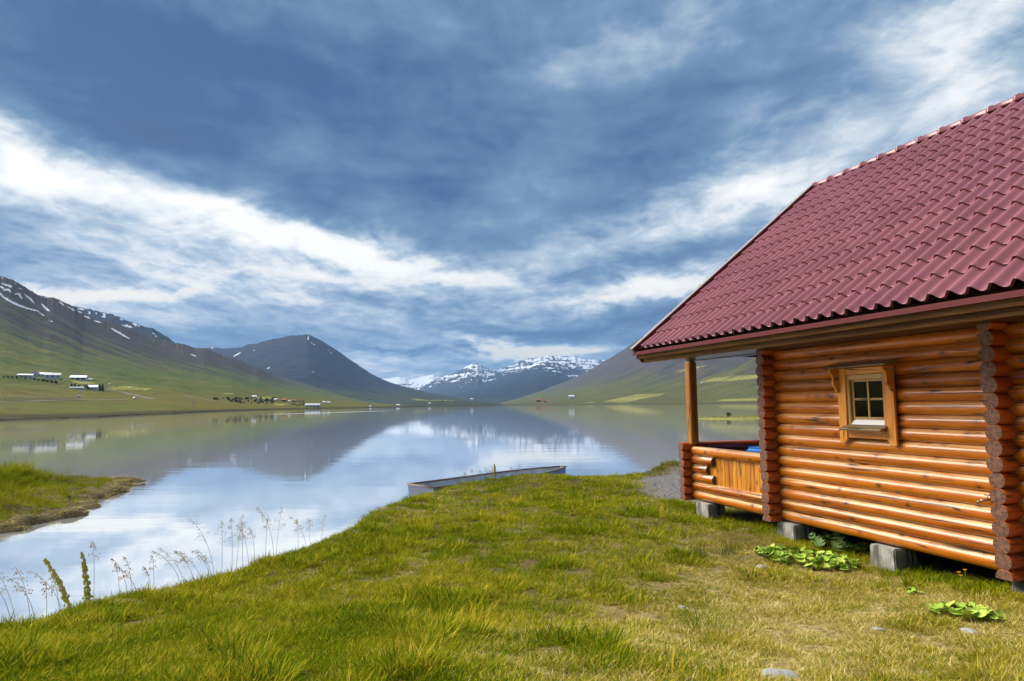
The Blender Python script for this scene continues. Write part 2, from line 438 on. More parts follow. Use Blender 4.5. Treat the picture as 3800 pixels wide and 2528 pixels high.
SB = [Z5(*q) for q in [(0, 285), (145, 262), (180, 255), (300, 268), (420, 262), (480, 250), (520, 232), (560, 228), (600, 222), (650, 205), (740, 182), (800, 175), (870, 158),
      (950, 152), (1030, 143), (1060, 148), (1130, 180), (1200, 220), (1300, 285), (1400, 355), (1500, 425), (1600, 490), (1680, 530), (1750, 560), (1880, 600),
      (2000, 628), (2150, 660)]] + [Z6(*q) for q in [(550, 402), (700, 428), (800, 442), (950, 462), (1100, 482), (1250, 488)]]
p0 = Z5(1035, 143)[0]
shoreB = interp([(-.6, 3200), (-.2, 2600), (-.1, 1500), (0, 1900), (.08, 2300)])
mB = Mountain(SB, lambda p: 5200+np.sqrt((np.asarray(p)-p0)**2+.012**2)*5200, shoreB, .075, 1.55, .03, 21, (130., 700.))
snowB = [(lambda r_: (r_[0], r_[1]*.7))(W5(*q)) for q in [([(392, 337), (460, 300)], 10), ([(1045, 158), (1045, 195)], 11), ([(1068, 215), (1110, 240)], 9), ([(1148, 232), (1158, 237)], 8), ([(1163, 260), (1174, 264)], 8),
         ([(1222, 280), (1228, 290)], 9), ([(1243, 298), (1246, 318)], 7), ([(682, 445), (708, 436)], 8), ([(1075, 470), (1105, 472)], 7), ([(568, 286), (582, 282)], 8),
         ([(696, 277), (706, 274)], 7), ([(185, 260), (230, 265)], 7), ([(1120, 262), (1126, 266)], 7)]]
mB.build('dark_peak', M_peak, np.linspace(Z5(0, 0)[0], Z6(1250, 0)[0], 420), 170,
         lambda w, z, p: np.clip(1.0-z/230.0, -.35, .9), 'dark pyramid peak across the lake with small snow flecks', snowB,
         [[Z5(*q) for q in l] for l in ([(1940, 705), (2060, 715), (2150, 728), (2000, 722)], [(2110, 718), (2240, 718), (2357, 724), (2200, 730)])])

def snow_crag(lo, hi, amt):
    def fn(p, Y, Z, w):
        x = p*Y
        n = fbm(x/130., (Y+Z*4)/520., 33, 5, .6)
        n2 = 1-np.abs(fbm(x/48., Z/90.+Y/900., 41, 4, .65)*2-1)
        st = fbm(x/420., Z/17., 43, 3, .6)
        h = np.clip((Z-lo)/(hi-lo), 0, 1.1)
        return np.clip(h*amt + (n-.5)*1.3 + (n2-.75)*1.5 + (st-.52)*1.5, 0, 1)*(Z > lo)
    return fn
SC3 = [Z6(*q) for q in [(700, 470), (900, 330), (1080, 243), (1120, 225), (1180, 205), (1230, 175), (1270, 165), (1310, 155), (1340, 158), (1380, 142), (1410, 152), (1440, 138), (1540, 138),
       (1640, 142), (1660, 152), (1700, 158), (1760, 168), (1800, 172), (1850, 172), (1950, 200), (2200, 300)]]
mC3 = Mountain(SC3, lambda p: 12500+0*np.asarray(p), lambda p: 7600+0*np.asarray(p), .13, 1.25, .03, 51, (260., 900.), .02)
mC3.build('snowy_massif', M_far, np.linspace(Z6(700, 0)[0], Z6(2200, 0)[0], 420), 130, lambda w, z, p: np.clip(.5-z/500., -.3, .5),
          'broad snow-covered flat-topped mountain at the head of the valley', snow_fn=snow_crag(430, 900, .66))
SC2 = [Z6(*q) for q in [(250, 460), (500, 370), (640, 300), (660, 290), (700, 280), (760, 265), (820, 235), (850, 215), (885, 195), (905, 203), (925, 190), (950, 205), (970, 222), (1000, 232), (1080, 246),
       (1150, 290), (1300, 400)]]
mC2 = Mountain(SC2, lambda p: 11200+np.abs(np.asarray(p)-Z6(900, 0)[0])*14000, lambda p: 7200+0*np.asarray(p), .13, 1.4, .03, 61, (240., 700.), .02)
mC2.build('snow_streaked_peak', M_far, np.linspace(Z6(250, 0)[0], Z6(1300, 0)[0], 300), 110, lambda w, z, p: np.clip(.5-z/400., -.3, .5),
          'pointed peak with snow-streaked gullies between the dark peak and the massif', snow_fn=snow_crag(250, 760, .50))
SC4 = [Z6(*q) for q in [(600, 440), (800, 385), (950, 335), (1050, 295), (1150, 262), (1230, 250), (1300, 215), (1380, 174), (1480, 180), (1520, 197), (1560, 217), (1640, 236), (1700, 247), (1740, 255), (1850, 300), (2000, 380)]]
mC4 = Mountain(SC4, lambda p: 9300+np.abs(np.asarray(p)-Z6(1400, 0)[0])*9000, lambda p: 4600+0*np.asarray(p), .10, 1.5, .03, 71, (200., 700.), .012)
mC4.build('blue_foothill', M_peak, np.linspace(Z6(600, 0)[0], Z6(2000, 0)[0], 300), 110, lambda w, z, p: np.clip(.7-z/250., -.3, .7),
          'blue-dark hill with thin snow lines in front of the snowy massif', snow_fn=snow_crag(330, 900, .55))
SC1 = [Z6(*q) for q in [(100, 330), (230, 308), (300, 300), (360, 293), (400, 300), (430, 315), (490, 300), (540, 289), (570, 281), (600, 275), (640, 290), (700, 310), (800, 360)]]
mC1 = Mountain(SC1, lambda p: 13800+0*np.asarray(p), lambda p: 9000+0*np.asarray(p), .1, 1.3, .03, 81, (260., 900.), .015)
mC1.build('far_snow_range', M_far, np.linspace(Z6(100, 0)[0], Z6(800, 0)[0], 200), 70, lambda w, z, p: w*0-.2,
          'low distant white mountains beside the dark peak', snow_fn=snow_crag(150, 520, 1.0))

SD = [Z6(*q) for q in [(1040, 488), (1100, 476), (1200, 441), (1300, 411), (1400, 381), (1500, 351), (1600, 315), (1700, 265), (1750, 240), (1850, 180), (1900, 150), (2000, 90), (2060, 45)]]
SD += [ray(2414.6, 1233), ray(2448.5, 1205), ray(2560, 1135), ray(2800, 1010), ray(3200, 850), ray(3800, 720)] + [(1.4, .33), (2.2, .36)]
shoreD = interp([(-.04, 2100), (0, 2250), (.1, 2200), (.3, 1900), (.45, 1650), (.8, 1000), (1.5, 500), (2.5, 300)])
mD = Mountain(SD, bearing(1700, 7200, 1), shoreD, .06, 1.75, .045, 91, (190., 1200.), .008)
Z1 = lambda x, y: ray(2300+x*.5102, 1200+y*.5102)
fieldD = [[Z1(*q) for q in l] for l in ([(0, 560), (0, 545), (120, 518), (330, 508), (300, 525), (180, 545), (60, 572), (0, 578)], [(590, 428), (650, 405), (850, 380), (1000, 375), (1010, 400), (800, 420)],
          [(700, 568), (740, 552), (990, 545), (1000, 562)], [(380, 350), (500, 330), (640, 300), (520, 345)])]
fieldD += [[Z6(*q) for q in l] for l in ([(1840, 476), (1960, 445), (2100, 425), (2290, 414), (2270, 425), (2100, 455), (1980, 478)], [(1700, 480), (1760, 474), (1800, 480)])]
mD.build('scree_mountain', M_right, np.concatenate([np.linspace(Z6(1040, 0)[0], .62, 470), np.linspace(.64, 2.2, 60)]), 210,
         lambda w, z, p: np.clip(1.05-z/230.0, -.35, 1), 'steep grey scree mountain with green foot rising behind the cabin', (), fieldD)

# ------------------------------------------------------------------ lake
m_water, t, b = mat('lake_water')
pos = t.new('ShaderNodeNewGeometry').outputs['Position']
x, y, z = t.sep(pos)
rip1 = t.noise(t.mapping(pos, rot=(0, 0, .25), sca=(.5, 1.5, 1)), 1.7, 3, .5, .2)
rip2 = t.noise(t.mapping(pos, rot=(0, 0, -.1), sca=(.10, .55, 1)), 1.0, 3, .5, .3)
calm = t.smooth(t.noise(t.mapping(pos, sca=(.25, 1, 1)), .045, 3, .5), .42, .66)
near = t.smooth(y, 10.0, 90.0, 1.0, .55)
amp = t.math('MULTIPLY', t.math('MULTIPLY_ADD', calm, .7, .35), near)
hgt = t.math('MULTIPLY', t.math('ADD', t.math('MULTIPLY', rip1, .55), t.math('MULTIPLY', rip2, 1.6)), amp)
b.inputs['Base Color'].default_value = (.96, .97, .98, 1)
b.inputs['Metallic'].default_value = .85
# a narrow ruffled lane left by a breeze
lane = t.math('ABSOLUTE', t.math('ADD', t.math('MULTIPLY', t.math('ADD', x, 77.0), .9864), t.math('MULTIPLY', t.math('SUBTRACT', y, 213.0), -.1644)))
lane = t.math('MULTIPLY', t.smooth(lane, 3.2, 1.2), t.math('MULTIPLY', t.smooth(y, 195.0, 225.0), t.smooth(y, 330.0, 300.0)))
t.l.new(t.math('MULTIPLY_ADD', lane, .30, .035), b.inputs['Roughness'])
b.inputs['IOR'].default_value = 1.33
t.l.new(t.bump(hgt, .10, .06), b.inputs['Normal'])
mesh_obj('lake', [(-8800, -400, 0), (8800, -400, 0), (8800, 12500, 0), (-8800, 12500, 0)], [(0, 1, 2, 3)], (m_water,), label='calm mirror-like fjord water', kind='structure')

# ------------------------------------------------------------------ near ground: the bank the cabin stands on
BANK = [(-60, -60), (-30, -20), (-14, -6), (-8.2, 1), (-6.3, 4.6), (-5.35, 6.7), (-5.0, 8.1), (-4.25, 9.2), (-3.4, 11.6), (-2.95, 15.4), (-2.0, 17.6), (.0, 19.2), (1.6, 20.0), (3.0, 20.3),
        (3.9, 20.5), (4.6, 21.2), (6.5, 21.4), (9, 21.2), (14, 22), (25, 24), (70, 30), (70, -60)]
def bank_dist(x, y):
    d = seg_dist(x, y, BANK[:-1])
    return np.where(in_poly(x, y, BANK), d, -d)
def ground_z(x, y):
    """height of the near land, metres above the lake"""
    x = np.asarray(x, float); y = np.asarray(y, float)
    d = bank_dist(x, y)
    r = np.hypot(x, y)
    top = .445 + .70*(1-sstep(.5, 9.3, y+.10*np.maximum(x, 0)))
    top = top + .03*(x > 99)
    top = top - .10*sstep(-1.5, -6, x)
    top += .16*(fbm(x*.45+5, y*.45, 3, 3)-.5) + .07*(fbm(x*1.6, y*1.6, 8, 3)-.5)*sstep(6, -2, x)
    top += .30*np.exp(-(((x-4.9)/.9)**2+((y-20.4)/.7)**2))          # hummock at the point
    top += .22*np.exp(-(((x-.3)/2.4)**2+((y-18.0)/1.5)**2)) + .14*np.exp(-(((x+3.3)/1.6)**2+((y-12.5)/2.5)**2)) + .04*np.exp(-(((x+2.0)/.8)**2+((y-16.4)/1.1)**2))
    lift = sstep(-.35, .75, d+.25*(fbm(x*1.3, y*1.3, 15, 2)-.5))
    return np.where(d > -3, (top+.35)*lift-.35, -.35-.2*np.minimum(-d-3, 4)*.5)

def grid_land(name, xs, ys, zf, material, **kw):
    X, Y = np.meshgrid(xs, ys, indexing='ij')
    Z = zf(X, Y)
    v = np.stack([X, Y, Z], -1).reshape(-1, 3); n = len(ys)
    i = np.arange(len(xs)-1)[:, None]*n+np.arange(n-1)[None, :]
    f = np.stack([i, i+n, i+n+1, i+1], -1).reshape(-1, 4)
    keep = (v[f][:, :, 2].max(1) > -.6)
    return mesh_obj(name, v, f[keep], (material,), smooth=True, **kw)

GRAVEL_C = [(3.35, 19.0), (4.6, 20.0), (9, 20.5), (12, 16), (9.5, 12.6), (6.6, 11.9), (5.6, 12.9), (4.5, 13.6), (3.6, 14.6), (3.3, 16.4)]
def gravel_mask(x, y):
    d = seg_dist(x, y, GRAVEL_C+GRAVEL_C[:1]); d = np.where(in_poly(x, y, GRAVEL_C), d, -d)
    return sstep(-.35, .45, d+1.3*(fbm(x*1.1, y*1.1, 61, 4, .6)-.5))
def dry_mask(x, y):
    """0 lush .. 1 bleached short turf; the trodden side towards the cabin is dry"""
    g = sstep(-2.8, 2.4, x+.12*(y-6)) * sstep(12.0, 4.2, y-.25*x+0*x)
    n = fbm(x*.8+3, y*.8+9, 31, 4, .6)
    return np.clip(g*1.05+(n-.5)*1.5, 0, 1)

m_soil, t, b = mat('turf_soil')
pos = t.new('ShaderNodeNewGeometry').outputs['Position']
n1 = t.noise(pos, 1.3, 5, .6); n2 = t.noise(pos, 14.0, 5, .65); n3 = t.noise(pos, 60.0, 3, .6)
c = t.mix(t.smooth(n1, .40, .62), (.050, .056, .012), (.12, .085, .032))
c = t.mix(t.smooth(n2, .45, .70), c, (.085, .062, .028))
c = t.mix(t.math('MULTIPLY', t.attr('dry'), t.smooth(n2, .30, .62)), c, (.38, .30, .13))
gr = t.attr('gravel')
gc = t.mix(t.smooth(n3, .35, .7), (.10, .10, .105), (.24, .23, .235))
c = t.mix(gr, c, gc)
c = t.mix(t.attr('mud'), c, t.mix(t.smooth(n2, .4, .6), (.055, .040, .020), (.10, .075, .030)))
t.l.new(c, b.inputs['Base Color']); b.inputs['Roughness'].default_value = .95; b.inputs['Specular IOR Level'].default_value = .15
t.l.new(t.bump(t.math('ADD', n2, t.math('MULTIPLY', n3, .5)), .7, .03), b.inputs['Normal'])

xs = np.concatenate([np.linspace(-60, -9, 30)[:-1], np.linspace(-9, 10, 190)[:-1], np.linspace(10, 70, 50)])
ys = np.concatenate([np.linspace(-60, -2, 30)[:-1], np.linspace(-2, 24, 240)[:-1], np.linspace(24, 34, 30)])
land = grid_land('ground', xs, ys, ground_z, m_soil, label='grassy bank the cabin stands on', kind='structure')
co = np.empty(len(land.data.vertices)*3); land.data.vertices.foreach_get('co', co); co = co.reshape(-1, 3)
float_attr(land.data, 'dry', dry_mask(co[:, 0], co[:, 1])); float_attr(land.data, 'gravel', gravel_mask(co[:, 0], co[:, 1])); float_attr(land.data, 'mud', sstep(.28, .05, co[:, 2]))

# the low spit on the left
SPIT = [(-60, 10), (-30, 10.5), (-14, 11.2), (-10.9, 12.6), (-10.3, 14.2), (-10.5, 15.6), (-10.2, 16.7), (-10.9, 18.2), (-11.6, 19.3), (-11.7, 20.6), (-12.4, 21.8), (-12.7, 23.4), (-13.6, 24.1), (-15.5, 24.0),
        (-17.5, 25.0), (-21, 26.3), (-30, 28), (-60, 34)]
def spit_z(x, y):
    d = seg_dist(x, y, SPIT); d = np.where(in_poly(x, y, SPIT), d, -d)
    body = sstep(1.0, 4.2, d)
    h = .10+.36*body+.12*sstep(3, 8, d)
    h += (fbm(x*1.1, y*1.1, 71, 4, .6)-.5)*(.40+.25*body)
    tuss = 1-np.abs(fbm(x*1.5, y*1.5, 77, 2)*2-1)
    h += .16*sstep(.72, .95, tuss)*body
    return np.where(d > -2.5, (h+.3)*sstep(-.6, .7, d+1.3*(fbm(x*1.3, y*1.3, 79, 4, .6)-.5))-.3, -.5)
spit = grid_land('spit', np.concatenate([np.linspace(-60, -26, 40)[:-1], np.linspace(-26, -9, 150)]), np.linspace(8, 36, 190), spit_z, m_soil, label='low muddy grass spit reaching into the lake', kind='structure')
co = np.empty(len(spit.data.vertices)*3); spit.data.vertices.foreach_get('co', co); co = co.reshape(-1, 3)
float_attr(spit.data, 'dry', .25*fbm(co[:, 0], co[:, 1], 5)); float_attr(spit.data, 'gravel', co[:, 0]*0)
float_attr(spit.data, 'mud', np.clip(sstep(.24, .10, co[:, 2])+sstep(.62, .70, fbm(co[:, 0]*1.2, co[:, 1]*1.2, 90, 3))*.6, 0, 1))

# ------------------------------------------------------------------ grass
def grass_mat(name, cols, transl=.4):
    m = bpy.data.materials.new(name); m.use_nodes = True
    t = NT(m.node_tree); m.node_tree.nodes.remove(m.node_tree.nodes['Principled BSDF'])
    out = m.node_tree.nodes['Material Output']
    pos = t.new('ShaderNodeNewGeometry').outputs['Position']
    n = t.noise(pos, .8, 5, .62)
    k = t.math('ADD', t.attr('hue'), t.math('MULTIPLY', t.math('SUBTRACT', n, .5), 1.6))
    c = t.ramp(k, cols)
    d = t.new('ShaderNodeBsdfDiffuse'); t.l.new(c, d.inputs[0])
    tr = t.new('ShaderNodeBsdfTranslucent'); t.l.new(t.mix(.5, c, (.16, .17, .01)), tr.inputs[0])
    gl = t.new('ShaderNodeBsdfGlossy'); gl.inputs['Roughness'].default_value = .45; gl.inputs[0].default_value = (.5, .5, .3, 1)
    mx = t.new('ShaderNodeMixShader'); mx.inputs[0].default_value = transl
    t.l.new(d.outputs[0], mx.inputs[1]); t.l.new(tr.outputs[0], mx.inputs[2])
    m2 = t.new('ShaderNodeMixShader'); m2.inputs[0].default_value = .006
    t.l.new(mx.outputs[0], m2.inputs[1]); t.l.new(gl.outputs[0], m2.inputs[2])
    t.l.new(m2.outputs[0], out.inputs[0])
    return m
M_lush = grass_mat('lush_grass', [(.0, (.038, .105, .002)), (.36, (.170, .255, .003)), (.70, (.39, .38, .006)), (1.0, (.64, .48, .05))])
M_lawn = grass_mat('short_turf', [(.0, (.075, .150, .004)), (.35, (.24, .26, .006)), (.65, (.45, .35, .025)), (1.0, (.70, .55, .18))])
M_straw = grass_mat('dry_straw', [(.0, (.40, .32, .07)), (.5, (.60, .46, .14)), (1.0, (.75, .62, .30))], .25)
M_reed = grass_mat('dark_rush', [(.0, (.020, .050, .006)), (.6, (.045, .075, .008)), (1.0, (.10, .09, .02))], .3)

def blades(rng, nb, h, hv, spread, width, lean, segs=3, flat=0.0):
    V = []; F = []; H = []
    for _ in range(nb):
        a = rng.uniform(0, 2*math.pi); r = spread*math.sqrt(rng.uniform())
        bx, by = r*math.cos(a), r*math.sin(a)
        L = h*(1+hv*rng.uniform(-1, 1)); ld = a+rng.normal(0, .9); bend = lean*rng.uniform(.3, 1.35)
        w = width*rng.uniform(.7, 1.25); wa = ld+math.pi/2+rng.normal(0, .5); hue = rng.uniform()
        ang = rng.uniform(0, .35)+flat; n0 = len(V); x, y, z = bx, by, -.02
        for s in range(segs+1):
            k = s/segs; ww = w*(1-k**1.6)*.5
            if s < segs:
                V += [(x-math.cos(wa)*ww, y-math.sin(wa)*ww, z), (x+math.cos(wa)*ww, y+math.sin(wa)*ww, z)]; H += [hue, hue]
            else:
                V.append((x, y, z)); H.append(hue)
            st = L/segs; ang += bend/segs
            x += math.cos(ld)*math.sin(ang)*st; y += math.sin(ld)*math.sin(ang)*st; z += math.cos(ang)*st
        for s in range(segs-1):
            q = n0+2*s; F.append((q, q+1, q+3, q+2))
        q = n0+2*(segs-1); F.append((q, q+1, q+2))
    return V, F, H
TUFTS = bpy.data.collections.new('grass_tufts')
def tuft(i, material, **kw):
    rng = np.random.default_rng(100+i)
    V, F, H = blades(rng, **kw)
    me = mesh_data('tuft', V, F, (material,), True); float_attr(me, 'hue', H)
    o = bpy.data.objects.new('tuft_%02d' % i, me); TUFTS.objects.link(o)
for i in range(4): tuft(i, M_lawn, nb=28, h=.062, hv=.55, spread=.075, width=.0062, lean=1.2, segs=2, flat=.2)           # 0-3 short turf
for i in range(4, 7): tuft(i, M_lush, nb=24, h=.070, hv=.6, spread=.06, width=.0082, lean=1.25)                       # 4-6 lush
for i in range(7, 9): tuft(i, M_lush, nb=28, h=.118, hv=.5, spread=.075, width=.0084, lean=1.35, segs=4)                  # 7-8 tall
for i in range(9, 11): tuft(i, M_straw, nb=18, h=.065, hv=.6, spread=.08, width=.0052, lean=1.0, segs=2, flat=.75)      # 9-10 straw
tuft(11, M_reed, nb=22, h=.24, hv=.4, spread=.06, width=.0045, lean=.6)                                                 # 11 rushes
for i in range(12, 14): tuft(i, M_lush, nb=44, h=.5, hv=.45, spread=.17, width=.010, lean=1.1, segs=3)                   # 12-13 coarse tussock
tuft(14, M_straw, nb=18, h=.4, hv=.5, spread=.2, width=.011, lean=.9, segs=3, flat=.8)                                  # 14 lodged reed litter
tuft(15, M_lawn, nb=9, h=.045, hv=.4, spread=.04, width=.020, lean=1.0, segs=2, flat=.6)                                # 15 broad weed leaves

def scatter(name, pts, rot, scl, idx, coll, **kw):
    me = bpy.data.meshes.new(name)
    me.from_pydata(pts.tolist(), [], [])
    a = me.attributes.new('rot', 'FLOAT_VECTOR', 'POINT'); a.data.foreach_set('vector', rot.astype(np.float32).ravel())
    float_attr(me, 'scl', scl)
    a = me.attributes.new('idx', 'INT', 'POINT'); a.data.foreach_set('value', idx.astype(np.int32))
    o = bpy.data.objects.new(name, me); put(o, **kw)
    ng = bpy.data.node_groups.new(name+'_scatter', 'GeometryNodeTree')
    ng.interface.new_socket('Geometry', in_out='INPUT', socket_type='NodeSocketGeometry')
    ng.interface.new_socket('Geometry', in_out='OUTPUT', socket_type='NodeSocketGeometry')
    N, L = ng.nodes, ng.links
    gi = N.new('NodeGroupInput'); go = N.new('NodeGroupOutput')
    ci = N.new('GeometryNodeCollectionInfo'); ci.inputs['Collection'].default_value = coll
    ci.inputs['Separate Children'].default_value = True; ci.inputs['Reset Children'].default_value = True
    ip = N.new('GeometryNodeInstanceOnPoints'); ip.inputs['Pick Instance'].default_value = True
    def na(nm, ty):
        q = N.new('GeometryNodeInputNamedAttribute'); q.data_type = ty; q.inputs['Name'].default_value = nm
        return q.outputs['Attribute']
    L.new(gi.outputs[0], ip.inputs['Points']); L.new(ci.outputs[0], ip.inputs['Instance'])
    L.new(na('idx', 'INT'), ip.inputs['Instance Index']); L.new(na('rot', 'FLOAT_VECTOR'), ip.inputs['Rotation']); L.new(na('scl', 'FLOAT'), ip.inputs['Scale'])
    L.new(ip.outputs[0], go.inputs[0])
    md = o.modifiers.new('scatter', 'NODES'); md.node_group = ng
    return o

def frustum_pts(n, y0, y1, half, power, rng):
    u = rng.uniform(size=n)
    if abs(power-1) < 1e-6: Y = y0*(y1/y0)**u
    else: Y = (y0**(1-power)+u*(y1**(1-power)-y0**(1-power)))**(1/(1-power))
    return rng.uniform(-1, 1, n)*half*Y+rng.uniform(-1, 1, n)*1.0, Y
rng = np.random.default_rng(5)
x, y = frustum_pts(240000, 2.4, 22.5, .92, 1.0, rng)
x2, y2 = rng.uniform(-8, 9, 9000), rng.uniform(-3, 3, 9000)
x = np.concatenate([x, x2]); y = np.concatenate([y, y2])
CA, SA_ = math.cos(.312647), math.sin(.312647)
def st_of(x, y): return -SA_*x+CA*y, CA*x+SA_*y          # cabin frame: s along the long wall, t across
s_, t_ = st_of(x, y)
d = bank_dist(x, y)
inside = (t_ > 7.75) & (t_ < 14) & (s_ > 1.2) & (s_ < 11.2)
gm = gravel_mask(x, y)
fine = fbm(x*4.5, y*4.5, 401, 3, .6)
keep = (d > -.12) & (fine+rng.uniform(-.06, .06, len(x)) > .385) & ~(inside & (rng.uniform(size=len(x)) < .93)) & (rng.uniform(size=len(x)) > gm*.985)
x, y, d, gm, s_, t_, fine = x[keep], y[keep], d[keep], gm[keep], s_[keep], t_[keep], fine[keep]
dm = dry_mask(x, y); u = rng.uniform(size=len(x))
clump = fbm(x*1.7, y*1.7, 201, 3, .6)
lush = np.clip(sstep(1.0, -1.8, x-.18*(y-5)-.8)+sstep(10, 15, y)*.7+sstep(.75, .1, d), 0, 1)*(1-.75*dm)
idx = rng.integers(0, 4, len(x))
idx = np.where(u < lush*.85, rng.integers(4, 7, len(x)), idx)
edge = (d < .55) & (u < .5)
idx = np.where(edge, rng.integers(7, 9, len(x)), idx)
idx = np.where((clump > .63) & (u < .32*np.clip(lush+.15, 0, 1)) & (dm < .75), rng.integers(7, 9, len(x)), idx)
idx = np.where((rng.uniform(size=len(x)) < dm*.66) & (clump < .62), rng.integers(9, 11, len(x)), idx)
idx = np.where(rng.uniform(size=len(x)) < .09, 15, idx)
idx = np.where(rng.uniform(size=len(x)) < .05, rng.integers(9, 11, len(x)), idx)
wallside = (np.abs(t_-7.3) < .35) & (s_ > 4) & (s_ < 11.6)
idx = np.where(wallside & (u < .6), rng.integers(4, 7, len(x)), idx)
scl = rng.uniform(.65, 1.3, len(x))*(.72+.75*np.clip(clump-.35, 0, .5))*(.55+.95*fine)*1.08*np.where(y > 12, 1.15, 1.0)
idx = np.where(gm > .5, rng.integers(0, 4, len(x)), idx)
rot = np.stack([rng.normal(0, .12, len(x)), rng.normal(0, .12, len(x)), rng.uniform(0, 6.283, len(x))], -1)
z = ground_z(x, y)
scatter('grass', np.stack([x, y, z], -1), rot, scl, idx, TUFTS, label='green and straw-coloured grass covering the bank', kind='stuff', cat='grass')

# grass and litter on the spit
n = 26000
x = -9.5-rng.uniform(size=n)**1.3*18; y = rng.uniform(10.5, 28, n)
dd = seg_dist(x, y, SPIT); dd = np.where(in_poly(x, y, SPIT), dd, -dd)
zz = spit_z(x, y)
cl = fbm(x*.8, y*.8, 301, 3)
keep = (dd > -.3) & (zz > .02) & (rng.uniform(size=n) < sstep(-.3, 1.6, dd)*.9+.15)
x, y, dd, zz, cl = x[keep], y[keep], dd[keep], zz[keep], cl[keep]
u = rng.uniform(size=len(x))
idx = np.where(dd < .9, 14, np.where(u < .86, rng.integers(12, 14, len(x)), 14))
idx = np.where((dd < 2.6) & (u < .6) & (dd > .3), rng.integers(4, 9, len(x)), idx)
scl = rng.uniform(.45, .95, len(x))*(.45+.75*sstep(1.0, 4.5, dd)+.5*np.clip(cl-.5, 0, 1))
rot = np.stack([rng.normal(0, .15, len(x)), rng.normal(0, .15, len(x)), rng.uniform(0, 6.283, len(x))], -1)
scatter('spit_grass', np.stack([x, y, zz], -1), rot, scl, idx, TUFTS, label='coarse tussock grass and flattened reeds on the muddy spit', kind='stuff', cat='grass')

# gravel stones
PEB = bpy.data.collections.new('pebbles')
m_peb, t, b = mat('gravel_stone')
oi = t.new('ShaderNodeObjectInfo').outputs['Random']
t.l.new(t.ramp(oi, [(0, (.055, .055, .06)), (.5, (.15, .145, .15)), (1, (.34, .33, .32))]), b.inputs['Base Color']); b.inputs['Roughness'].default_value = .85
for i in range(4):
    bm = bmesh.new(); bmesh.ops.create_icosphere(bm, subdivisions=1, radius=1)
    rr = random.Random(i)
    for v in bm.verts: v.co *= rr.uniform(.75, 1.2); v.co.z *= .6
    me = bpy.data.meshes.new('pebble'); bm.to_mesh(me); bm.free(); me.materials.append(m_peb)
    PEB.objects.link(bpy.data.objects.new('pebble_%d' % i, me))
n = 26000
x = rng.uniform(2.6, 12, n); y = rng.uniform(11.5, 20.6, n)
keep = (rng.uniform(size=n) < gravel_mask(x, y)) & (bank_dist(x, y) > .2)
x, y = x[keep], y[keep]
scatter('gravel', np.stack([x, y, ground_z(x, y)], -1), rng.uniform(0, 6.28, (len(x), 3)), .006+.016*rng.uniform(size=len(x))**3, rng.integers(0, 4, len(x)), PEB,
        label='loose grey gravel beside the porch corner', kind='stuff', cat='gravel')

# ------------------------------------------------------------------ log cabin
CANG = .312647
S0, T0, ZB = 6.4, 10.84, .50                           # the cabin's own origin (on the ground under the ridge)
S1, S2, S3, SN = 5.155, 8.865, 11.351, 1.35            # cross walls: partition, room end, porch front, near gable
TW, TB = 7.414, 14.266                                 # centre lines of the two long walls
TSTUB = 7.11
PIT = .17
ZT = CAMZ+.676                                         # centre of the topmost cross log
cabin = empty('log_cabin', (-SA_*S0+CA*T0, CA*S0+SA_*T0, ZB), CANG, label='varnished log cabin with maroon tiled roof and corner porch on the lake shore', cat='cabin')
def L(s, t, z): return Vector((t-T0, s-S0, z-ZB))      # s,t in the cabin frame, z above the lake

